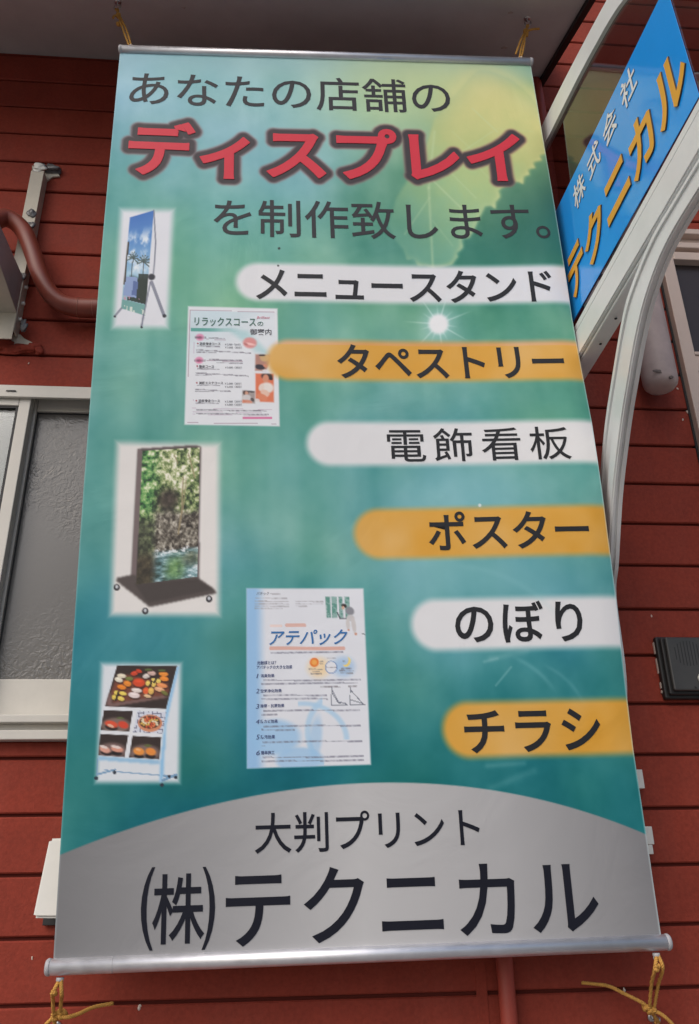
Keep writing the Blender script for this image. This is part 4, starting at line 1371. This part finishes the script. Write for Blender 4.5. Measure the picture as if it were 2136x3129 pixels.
def mid(a, b, t, off=(0, 0, 0)):
    return np.asarray(a) * (1 - t) + np.asarray(b) * t + np.asarray(off)


# upper left
e, h = EYE['tl'], h_tl
kn = mid(h, e, 0.18, (-0.002, 0, 0))
rope(e, [[h + (0.002, 0, 0.003), kn, mid(h, e, .6, (-.003, 0, 0)), e + (-.002, 0, -.003)], [h + (-.003, 0, .002), kn + (.003, 0, 0), mid(h, e, .6, (.004, 0, 0)), e + (.003, 0, -.003)],
         [kn, kn + (-.008, -.002, -.004), kn + (-.010, -.002, -.012)], [kn + (0, 0, -.03), kn + (.012, -.003, -.028), kn + (.020, -.003, -.040)]],
     [(kn, 0.0045, 1), (kn + (0.003, -0.002, -0.03), 0.003, 5)], 'yellow rope knotted from soffit hook to the banner\'s upper left end')
# upper right
e, h = EYE['tr'], h_tr
kn = at_y(1606, 97, mid(h, e, .3)[1])
tl_ = at_y(1648, 88, kn[1])
tl2 = at_y(1576, 166, kn[1] - 0.005)
rope(e, [[h + (0.002, 0, 0.003), kn, mid(kn, e, .5, (.003, 0, 0)), e + (.002, 0, -.003)], [h + (-.002, 0, .003), kn + (.002, 0, 0), mid(kn, e, .5, (-.002, 0, 0)), e + (-.002, 0, -.003)],
         [kn, mid(kn, tl_, .5, (0, 0, .003)), tl_], [kn + (-.003, 0, -.004), mid(kn, tl2, .5, (-.002, -.004, 0)), tl2]],
     [(kn, 0.0048, 2), (kn + (0.0, -0.002, -0.012), 0.0035, 6)], 'yellow rope knotted from soffit hook to the banner\'s upper right end')
# lower left
e = EYE['bl']
kn = at_y(172, 3104, 1.405)
tip = at_y(346, 3066, 1.425)
rope(kn, [[e + (0, -.002, .004), e + (-.007, -.002, -.012), mid(e, kn, .5, (-.007, 0, 0)), kn + (-.004, 0, 0)], [e + (.002, -.002, .004), e + (.005, -.002, -.014), mid(e, kn, .5, (.005, 0, 0)), kn + (.005, 0, 0)],
          [kn, at_y(205, 3108, 1.40), at_y(240, 3098, 1.405), at_y(285, 3078, 1.415), tip], [kn, mid(kn, h_bl, .6), h_bl + (0, 0, .002), hk_bl + (0, -.012, -.006)], [kn, kn + (-.014, -.002, -.012), kn + (-.026, -.002, -.04)]],
     [(kn, 0.0065, 3), (kn + (.010, -.002, .002), .005, 8), (e + (-.006, -.002, -.012), .003, 9)], 'yellow rope looped down from the bottom rail\'s left end, loose tail pointing right', 0.0029)
# lower right
e = EYE['br']
kn = at_y(1990, 3088, 1.405)
tip = at_y(1778, 3003, 1.42)
rope(kn, [[e + (0, -.002, .004), e + (-.006, -.002, -.014), mid(e, kn, .5, (-.004, 0, 0)), kn + (-.003, 0, 0)], [e + (.002, -.002, .004), e + (.006, -.002, -.014), mid(e, kn, .5, (.007, 0, 0)), kn + (.004, 0, 0)],
          [kn, at_y(1962, 3064, 1.40), at_y(1905, 3035, 1.405), at_y(1855, 3012, 1.412), tip], [kn, mid(kn, h_br, .6), h_br + (0, 0, .002), hk_br + (0, -.012, -.006)], [kn, at_y(2022, 3100, 1.40), at_y(2062, 3140, 1.40), at_y(2075, 3190, 1.40)]],
     [(kn, 0.0065, 4), (kn + (-.008, -.002, .004), .0045, 10), (e + (-.003, -.002, -.013), .004, 11)], 'yellow rope looped down from the bottom rail\'s right end, loose tail pointing left', 0.0029)

# ------------------------------------------------------------------ projecting sign at the upper right
XS = 0.543
KS = XS / 0.62
KB = 0.585 / 0.64
sign = thing('projecting_sign', (XS + 0.02, YW, 1.75), 'projecting sign of smoked acrylic with blue film in a white aluminium frame', 'sign')


def sz(pts, k=None):
    """outline measured 0.62 m to the side of the lens, brought to the sign's own plane"""
    k = KS if k is None else k
    return [(p[0] * k, 1.5 + (p[1] - 1.5) * k) for p in pts]


def bar_yz(name, prof_yz, x0, x1, mat_, parent=sign, bevel=0.0):
    """a prism: a closed outline in the y,z plane carried from x0 to x1"""
    k_ = len(prof_yz)
    vs_ = [(x0, p[0], p[1]) for p in prof_yz] + [(x1, p[0], p[1]) for p in prof_yz]
    fs_ = [tuple(range(k_)), tuple(range(2 * k_ - 1, k_ - 1, -1))] + [(i, (i + 1) % k_ + 0, (i + 1) % k_ + k_, i + k_) for i in range(k_)]
    bm = bmesh.new()
    bv = [bm.verts.new(v) for v in vs_]
    for f in fs_:
        bm.faces.new([bv[i] for i in f])
    if bevel:
        bmesh.ops.bevel(bm, geom=list(bm.edges), offset=bevel, segments=2, affect='EDGES')
    return bm_obj(name, bm, mat_, parent)


def strip(path, h):
    """outline of a strip of height h hanging below a y,z path"""
    p = np.asarray(path, float)
    t = np.gradient(p, axis=0)
    t /= np.linalg.norm(t, axis=1)[:, None]
    nn = np.stack([-t[:, 1], t[:, 0]], 1)
    q_ = p + nn * h
    return [tuple(a) for a in p] + [tuple(a) for a in q_[::-1]]


YO = 0.62                                      # outer end of the sign, beyond the picture
# lower bar: horizontal, face with a lip and a groove
YWK = 1.452 / KS
bar_yz('lower_bar', sz([(YWK, 2.509), (YO, 2.499), (YO, 2.558), (YWK, 2.568)]), XS - 0.001, XS + 0.039, M['white_alu'], sign, 0.0022)
bar_yz('lower_lip', sz([(YWK, 2.5695), (YO, 2.5595), (YO, 2.578), (YWK, 2.588)]), XS + 0.001, XS + 0.036, M['white_alu'], sign, 0.0018)
bar_yz('underside_channel', sz([(YWK, 2.5015), (YO, 2.4915), (YO, 2.4985), (YWK, 2.5085)]), XS + 0.006, XS + 0.036, M['white_alu'], sign, 0.001)
# upper bar: falls outwards and turns down in a bend at its outer end
up_a = catmull([(p[0], p[1], 0) for p in sz(((YWK, 3.270), (1.405, 3.206), (1.271, 3.172), (1.124, 3.128), (1.016, 3.092), (0.93, 3.058), (0.85, 3.012), (0.77, 2.94), (0.71, 2.84), (0.67, 2.70), (0.655, 2.59)))], 5)[:, :2]
up_b = catmull([(p[0], p[1], 0) for p in sz(((YWK, 3.200), (1.405, 3.138), (1.19, 3.087), (1.077, 3.054), (1.006, 3.029), (0.955, 3.003), (0.885, 2.955), (0.82, 2.89), (0.765, 2.80), (0.73, 2.68), (0.715, 2.59)))], 5)[:, :2]
bar_yz('upper_bar', [tuple(p) for p in up_a * 0.78 + up_b * 0.22] + [tuple(p) for p in up_b[::-1]], XS - 0.001, XS + 0.010, M['white_alu'], sign, 0.0)
bar_yz('upper_lip', [tuple(p) for p in up_a] + [tuple(p) for p in (up_a * 0.80 + up_b * 0.20)[::-1]], XS + 0.001, XS + 0.009, M['white_alu'], sign, 0.0)
panel_out = sz([(YWK, 2.583), (0.70, 2.573)]) + [tuple(p) for p in (up_b * 0.8 + up_a * 0.2)[::-1]]
mesh_obj('panel', [(XS + 0.0065, p[0], p[1]) for p in panel_out], [tuple(range(len(panel_out)))], M['smoke'], sign)
film = bar_yz('film', sz([(1.600, 2.613), (0.834, 2.590), (0.842, 2.868), (1.600, 2.950)]), XS + 0.0045, XS + 0.0056, M['film'], sign)
bar_yz('wall_stile', [(1.4535, sz([(0, 2.60)])[0][1]), (1.444, sz([(0, 2.60)])[0][1]), (1.444, 3.02), (1.4535, 3.02)], XS + 0.001, XS + 0.035, M['white_alu'], sign, 0.001)


def sign_text(body, ya, yb, z0, z1, mat_, bold, parent, depth=0.0025, tilt=0.0):
    v, f = GLY[body]
    q_ = fit(v, 0, 1, 0, 1)
    yy = (ya + (yb - ya) * q_[:, 0]) * KS
    zz = 1.5 + (z0 + (z1 - z0) * q_[:, 1] - 1.5) * KS
    k_ = len(q_)
    vs_ = [(XS + 0.0042 - depth, a, b) for a, b in zip(yy, zz)] + [(XS + 0.0042, a, b) for a, b in zip(yy, zz)]
    bnd = {}
    for p in f:
        for i in range(len(p)):
            e_ = (p[i], p[(i + 1) % len(p)])
            if (e_[1], e_[0]) in bnd:
                del bnd[(e_[1], e_[0])]
            else:
                bnd[e_] = 1
    side = [(a, b, b + k_, a + k_) for (a, b) in bnd]
    o = mesh_obj('letter', vs_, list(f) + side, mat_, parent)
    o.data.materials.append(M['let_side'])
    mi = [0] * len(f) + [1] * len(side)
    o.data.polygons.foreach_set('material_index', mi)
    return o


for ch, ya, yb, z0, z1 in (('テ', 1.405, 1.312, 2.640, 2.757), ('ク', 1.300, 1.196, 2.640, 2.752), ('ニ', 1.181, 1.071, 2.652, 2.742), ('カ', 1.058, 0.963, 2.633, 2.746), ('ル', 0.946, 0.842, 2.631, 2.740)):
    sign_text(ch, ya, yb, z0, z1, M['orange'], 0.028, film)
for ch, ya, yb, z0, z1 in (('株', 1.315, 1.249, 2.822, 2.886), ('式', 1.226, 1.161, 2.818, 2.881), ('会', 1.138, 1.073, 2.812, 2.876), ('社', 1.046, 0.982, 2.806, 2.870)):
    sign_text(ch, ya, yb, z0, z1, M['white_let'], 0.012, film, 0.001)

# curved bracket under the lower bar: rises from the wall and bends outwards
BKA = ((1.4545, 2.122), (1.40, 2.207), (1.34, 2.293), (1.274, 2.363), (1.195, 2.438), (1.145, 2.468), (1.042, 2.494), (0.945, 2.4935), (0.80, 2.4905), (0.62, 2.488))
BKB = ((1.452, 1.979), (1.4175, 2.037), (1.35, 2.154), (1.272, 2.254), (1.214, 2.315), (1.149, 2.376), (1.083, 2.419), (0.993, 2.446), (0.85, 2.447), (0.62, 2.444))
BKK = (0.928, 0.922, 0.910, 0.897, 0.884, 0.876, 0.872, 0.872, 0.872, 0.872)      # it splays a little towards its foot


def bk_path(pts, tail):
    q = [(0.62 * k, p[0] * k, 1.5 + (p[1] - 1.5) * k) for p, k in zip(pts, BKK)]
    return catmull(tail + q, 6)


bk_a = bk_path(BKA, [(0.578, 1.452, 1.74), (0.577, 1.42, 1.83), (0.576, 1.375, 1.93)])
bk_b = bk_path(BKB, [(0.578, 1.452, 1.60), (0.577, 1.405, 1.70), (0.576, 1.36, 1.80)])


def curve_strip(name, a, b, x0, x1, mat_):
    """a bar of box section carried along the bracket's curve"""
    pa, pb = bk_a * (1 - a) + bk_b * a, bk_a * (1 - b) + bk_b * b
    vs_, fs_ = [], []
    for p, q in zip(pa, pb):
        for (r_, x_) in ((p, x0), (p, x1), (q, x1), (q, x0)):
            vs_.append((r_[0] + x_, r_[1], r_[2]))
    n_ = len(pa)
    for i in range(n_ - 1):
        for k in range(4):
            k2 = (k + 1) % 4
            fs_.append((i * 4 + k, i * 4 + k2, i * 4 + 4 + k2, i * 4 + 4 + k))
    fs_ += [(3, 2, 1, 0), tuple(n_ * 4 - 4 + k for k in range(4))]
    bm = bmesh.new()
    bv = [bm.verts.new(v) for v in vs_]
    for f in fs_:
        bm.faces.new([bv[i] for i in f])
    return bm_obj(name, bm, mat_, sign)


curve_strip('bracket_web', 0.10, 0.90, 0.004, 0.0155, M['white_alu'])
curve_strip('bracket_lip', 0.0, 0.13, 0.0005, 0.0175, M['white_alu'])
curve_strip('bracket_lip', 0.60, 0.97, -0.0005, 0.017, M['white_alu'])
curve_strip('bracket_flange', 0.972, 1.02, 0.002, 0.0065, M['white_alu'])
curve_strip('bracket_flange', 0.972, 1.03, 0.0115, 0.018, M['white_alu'])
for y_ in (1.345, 1.26):
    p = sz([(y_, 2.4998)])[0]
    lathe('screw', [(0.0028, 0), (0.0026, 0.0012), (0.001, 0.0018)], (XS + 0.020, p[0], p[1] - 0.006), (0, 0, -1), M['gasket'], sign, 10)

# ------------------------------------------------------------------ air-conditioner bracket at the left
acb = thing('air_conditioner_bracket', (-0.595, YW, 2.5), 'cream steel wall bracket with diagonal strut and smeared sealant', 'bracket')
RX0, RX1, RY = -0.608, -0.579, 1.426
bm = bmesh.new()
add_box(bm, RX0, RX1, RY, RY + 0.0022, 2.535, 2.985, 0.0004, 1)
add_box(bm, RX1 - 0.002, RX1 - 0.0002, RY + 0.0023, YW - 0.001, 2.535, 2.985)
add_box(bm, RX0 + 0.0002, RX0 + 0.002, RY + 0.0023, YW - 0.001, 2.535, 2.985)
bm_obj('rail', bm, M['cream'], acb)
for i in range(11):
    z = 2.60 + i * 0.036
    if 2.66 < z < 2.78 or i % 1:
        continue
    lathe('rivet', [(0.0016, 0), (0.0014, 0.0006), (0.0006, 0.0009)], (RX1 - 0.0002, RY + 0.015, z), (1, 0, 0), M['steel'], acb, 8)
for z in (2.575, 2.617, 2.660):
    lathe('bolt', [(0.0042, 0), (0.0042, 0.006), (0.003, 0.0065)], (RX1 - 0.0002, RY + 0.014, z), (1, 0, 0), M['white_pl'], acb, 6)
for (u_, v_) in ((97, 650), (95, 690), (74, 848)):
    p = at_y(u_, v_, RY)
    blob('sealant_dab', (min(p[0], RX1 - 0.006), RY - 0.001, p[2]), (0.010, 0.004, 0.010), M['sealant'], acb, int(u_ + v_), 0.3)
# torn tab and sealant at the head
tp = at_y(150, 512, YW - 0.006)
tab = [at_y(*p, YW - 0.006) for p in ((98, 505), (108, 512), (124, 528), (134, 518), (160, 520), (176, 528), (183, 538), (160, 540), (142, 553), (132, 532), (98, 522))]
bm = bmesh.new()
f_ = bm.faces.new([bm.verts.new(p) for p in tab])
ex = bmesh.ops.extrude_face_region(bm, geom=[f_])
bmesh.ops.translate(bm, verts=[v for v in ex['geom'] if isinstance(v, bmesh.types.BMVert)], vec=(0, 0.004, 0))
bm_obj('torn_tab', bm, M['cream'], acb)
blob('sealant_smear', at_y(150, 516, YW - 0.010), (0.024, 0.006, 0.011), M['sealant'], acb, 5, 0.5)
blob('sealant_smear', at_y(118, 514, RY), (0.013, 0.005, 0.010), M['white_pl'], acb, 9, 0.5)
lathe('bolt', [(0.007, 0), (0.007, 0.004), (0.0045, 0.0045), (0.0045, 0.009)], at_y(136, 513, YW - 0.016), (0, -1, 0), M['steel'], acb, 10)
# cantilever arm: deep at the wall, tapering towards the street
AX0, AX1 = -0.668, -0.580
ol = [(1.449, 2.674), (0.98, 2.671), (0.98, 2.664), (1.449, 2.577), (1.449, 2.550)]
bar_yz('arm_side', [(1.424, 2.674), (0.98, 2.671), (0.98, 2.664), (1.424, 2.582)], AX1 - 0.0025, AX1 - 0.0002, M['galv'], acb)
bar_yz('arm_side', [(1.424, 2.674), (0.98, 2.671), (0.98, 2.664), (1.424, 2.582)], AX0, AX0 + 0.0023, M['galv'], acb)
bar_yz('arm_underside', [(1.424, 2.581), (0.98, 2.6635), (0.98, 2.6615), (1.4235, 2.5785), (1.4215, 2.512), (1.424, 2.512)], AX0 - 0.001, AX1 + 0.0005, M['cream'], acb)
ft = at_y(80, 1040, YW - 0.006)
tab = [at_y(*p, YW - 0.005) for p in ((20, 1022), (62, 1022), (74, 1034), (98, 1046), (92, 1056), (70, 1050), (52, 1058), (20, 1050))]
bm = bmesh.new()
f_ = bm.faces.new([bm.verts.new(p) for p in tab])
ex = bmesh.ops.extrude_face_region(bm, geom=[f_])
bmesh.ops.translate(bm, verts=[v for v in ex['geom'] if isinstance(v, bmesh.types.BMVert)], vec=(0, 0.0045, 0))
bm_obj('foot_tab', bm, M['cream'], acb)
blob('sealant_smear', at_y(72, 1000, RY + 0.01), (0.007, 0.006, 0.014), M['sealant'], acb, 14, 0.4)
for i, (u_, v_, sx) in enumerate(((12, 1052, .02), (40, 1066, .024), (70, 1064, .020), (100, 1062, .016), (118, 1072, .008), (6, 1020, .014))):
    blob('painted_sealant', at_y(u_, v_, YW - 0.004), (sx, 0.006, 0.011), M['siding'], acb, 20 + i, 0.4)

hose_p = [(-60, 705, 1.36), (0, 668, 1.385), (35, 672, 1.395), (72, 706, 1.40), (100, 772, 1.402), (122, 838, 1.405), (152, 895, 1.41), (190, 928, 1.415), (240, 940, 1.42), (300, 942, 1.42), (380, 940, 1.42)]
hose = thing('refrigerant_hose', tuple(at_y(300, 935, 1.42)), 'red-brown insulated hose curving across the bracket and behind the banner', 'hose')
tube('hose_body', [at_y(u_, v_ , y_) for (u_, v_, y_) in hose_p], [0.020, 0.019, 0.0185, 0.0185, 0.019, 0.021, 0.0215], M['hose'], hose, 20, 10)
M['tape'] = mat('tape_edge', (0.36, 0.16, 0.11), 0.5)
hp = catmull([at_y(u_, v_, y_) for (u_, v_, y_) in hose_p], 10)
for i in (80, 88):
    t_ = hp[min(i + 1, len(hp) - 1)] - hp[i]
    lathe('tape_edge', [(0.0213, 0), (0.0216, 0.0004), (0.0213, 0.0008)], hp[i], t_, M['tape'], hose, 24)

# ------------------------------------------------------------------ small things on the wall
# junction box half hidden behind the banner
jb = thing('junction_box', (-0.34, YW, 1.43), 'white plastic junction box half hidden behind the banner\'s lower left edge', 'box')
pts = [at_y(148, 2562, YW - 0.05), at_y(330, 2556, YW - 0.05), at_y(330, 2808, YW - 0.075), at_y(97, 2806, YW - 0.075)]
bm = bmesh.new()
fr_ = [bm.verts.new(p) for p in pts]
bk_ = [bm.verts.new((p[0] + (0.012 if i in (0, 3) else -0.0), YW - 0.0005, p[2] + (0.004 if i > 1 else -0.003))) for i, p in enumerate(pts)]
bm.faces.new(fr_)
bm.faces.new(bk_[::-1])
for i in range(4):
    bm.faces.new((fr_[i], fr_[(i + 1) % 4], bk_[(i + 1) % 4], bk_[i]))
bmesh.ops.recalc_face_normals(bm, faces=bm.faces)
bmesh.ops.bevel(bm, geom=[e_ for e_ in bm.edges if any(v in fr_ for v in e_.verts)], offset=0.004, segments=2, affect='EDGES')
bm_obj('cover', bm, M['white_pl'], jb)
box('shadow_sheet', -0.375, -0.26, YW - 0.010, YW - 0.0008, 1.424, 1.545, M['gasket'], jb, 0.001)

# white plates peeking out at the right
pl = thing('wall_plate', (0.55, YW, 1.5), 'white stepped plate peeking out behind the banner\'s lower right edge', 'plate')
for (u0, v0, u1, v1, nm) in ((1900, 2352, 1970, 2409, 'flap_edge'), (1930, 2526, 1999, 2580, 'plate_edge'), (1930, 2582, 1997, 2610, 'lower_edge')):
    a, b = at_y(u0, v0, YW - 0.02), at_y(u1, v1, YW - 0.02)
    box(nm, a[0], b[0], YW - 0.022, YW - 0.0005, b[2], a[2], M['white_pl'], pl, 0.001)
a, b = at_y(1900, 2352, YW - 0.018), at_y(1975, 2640, YW - 0.018)
box('plate', 0.50, at_y(1990, 2500, YW - 0.018)[0] - 0.022, YW - 0.018, YW - 0.0007, 1.50, 1.70, M['white_pl'], pl, 0.001)

# intercom
p0, p1 = at_y(2000, 1952, YW - 0.012), at_y(2042, 2138, YW - 0.012)
ic = thing('intercom', (0.76, YW, p1[2]), 'black door intercom with slotted speaker screwed to the siding', 'intercom')
IX0, IX1, IZ0, IZ1 = 0.698, 0.815, 1.776, 1.893
box('back_box', IX0, IX1, YW - 0.014, YW - 0.0005, IZ0, IZ1, M['ic'], ic, 0.003)
box('bezel', IX0 + 0.006, IX1 - 0.006, YW - 0.022, YW - 0.0145, IZ0 + 0.006, IZ1 - 0.004, M['ic'], ic, 0.003)
face = box('face', IX0 + 0.012, IX1 - 0.012, YW - 0.030, YW - 0.0225, IZ0 + 0.012, IZ1 - 0.005, M['ic_face'], ic, 0.003)
for i in range(9):
    h_ = 0.024 * math.sqrt(max(0.05, 1 - ((i - 4) / 4.6) ** 2))
    xx = IX0 + 0.026 + i * 0.0062
    box('slot', xx, xx + 0.0014, YW - 0.0304, YW - 0.0298, IZ1 - 0.036 - h_, IZ1 - 0.036 + h_, M['gasket'], ic)
lathe('call_button', [(0.010, 0), (0.010, 0.003), (0.007, 0.0045)], (IX0 + 0.070, YW - 0.0301, IZ0 + 0.034), (0, -1, 0), M['white_pl'], ic, 20)
lathe('screw_hole', [(0.0022, 0), (0.0022, 0.0004)], (IX0 + 0.053, YW - 0.0301, IZ0 + 0.018), (0, -1, 0), M['gasket'], ic, 12)
for (z0, z1) in ((1.862, 1.884), (1.825, 1.853), (1.797, 1.808), (1.788, 1.793)):
    box('bare_edge', IX0 - 0.0012, IX0 - 0.0001, YW - 0.006, YW - 0.0012, z0, z1, M['chip'], ic)

# frosted cylinder by the door
lm = thing('cylindrical_fixture', (0.79, YW, 2.43), 'frosted pinkish cylinder with rounded foot on the wall beside the door', 'fixture')
lx, ly = 0.790, 1.405
lathe('tube', [(0.0345, 0.50), (0.0365, 0.495), (0.0368, 0.05), (0.0366, 0.012), (0.034, 0.002), (0.028, -0.005), (0.016, -0.008), (0.004, -0.0085)], (lx, ly, 2.432), (0, 0, 1), M['frost'], lm, 32)
lathe('holder', [(0.030, 0), (0.034, 0.004), (0.034, 0.03)], (lx, ly, 2.935), (0, 0, 1), M['cap'], lm, 24)
box('mount', lx - 0.012, lx + 0.012, ly + 0.03, YW - 0.0005, 2.70, 2.76, M['cap'], lm, 0.001)
M['dirt'] = mat('grey_dirt', (0.16, 0.13, 0.12), 0.9)
cdir, ctan = np.array([-0.49, -0.87, 0]), np.array([0.87, -0.49, 0])
for (rt_, z_, sx_, sz_, sd_) in ((0.004, 2.4475, 0.013, 0.0035, 51), (0.022, 2.433, 0.005, 0.004, 52)):
    r_ = 0.0345 if z_ < 2.44 else 0.0362
    p = np.array([lx, ly, 0]) + cdir * math.sqrt(r_ ** 2 - rt_ ** 2) + ctan * rt_
    blob('dirt_spot', (p[0], p[1], z_), (sx_, 0.0016, sz_), M['dirt'], lm, sd_, 0.4)

# chips of paint and small stains on the siding and the soffit
M['ridge'] = mat('paler_paint', (0.34, 0.12, 0.09), 0.7)
for i, (u_, v_, r_) in enumerate(((2069, 1187, .0022), (2101, 1259, .0022), (2087, 1282, .0016), (88, 1110, .0012), (428, 3075, .0022), (98, 2928, .0013), (1908, 3028, .0018), (1992, 1883, .0014))):
    p = at_y(u_, v_, YW)
    blob('paint_chip', (p[0], YW + 0.0002, p[2]), (r_, 0.0012, r_ * 1.6), M['chip'], building, 60 + i, 0.5)
for i, (u_, v_, r_, a_s) in enumerate(((1560, 36, .006, .7), (1540, 143, .008, .6), (560, 22, .005, .5))):
    p = at_plane(u_, v_, SP0, SN)
    blob('soffit_stain', p + SN * 0.0006, (r_, r_ * a_s, 0.0010), M['stain'], eave, 80 + i, 0.5)
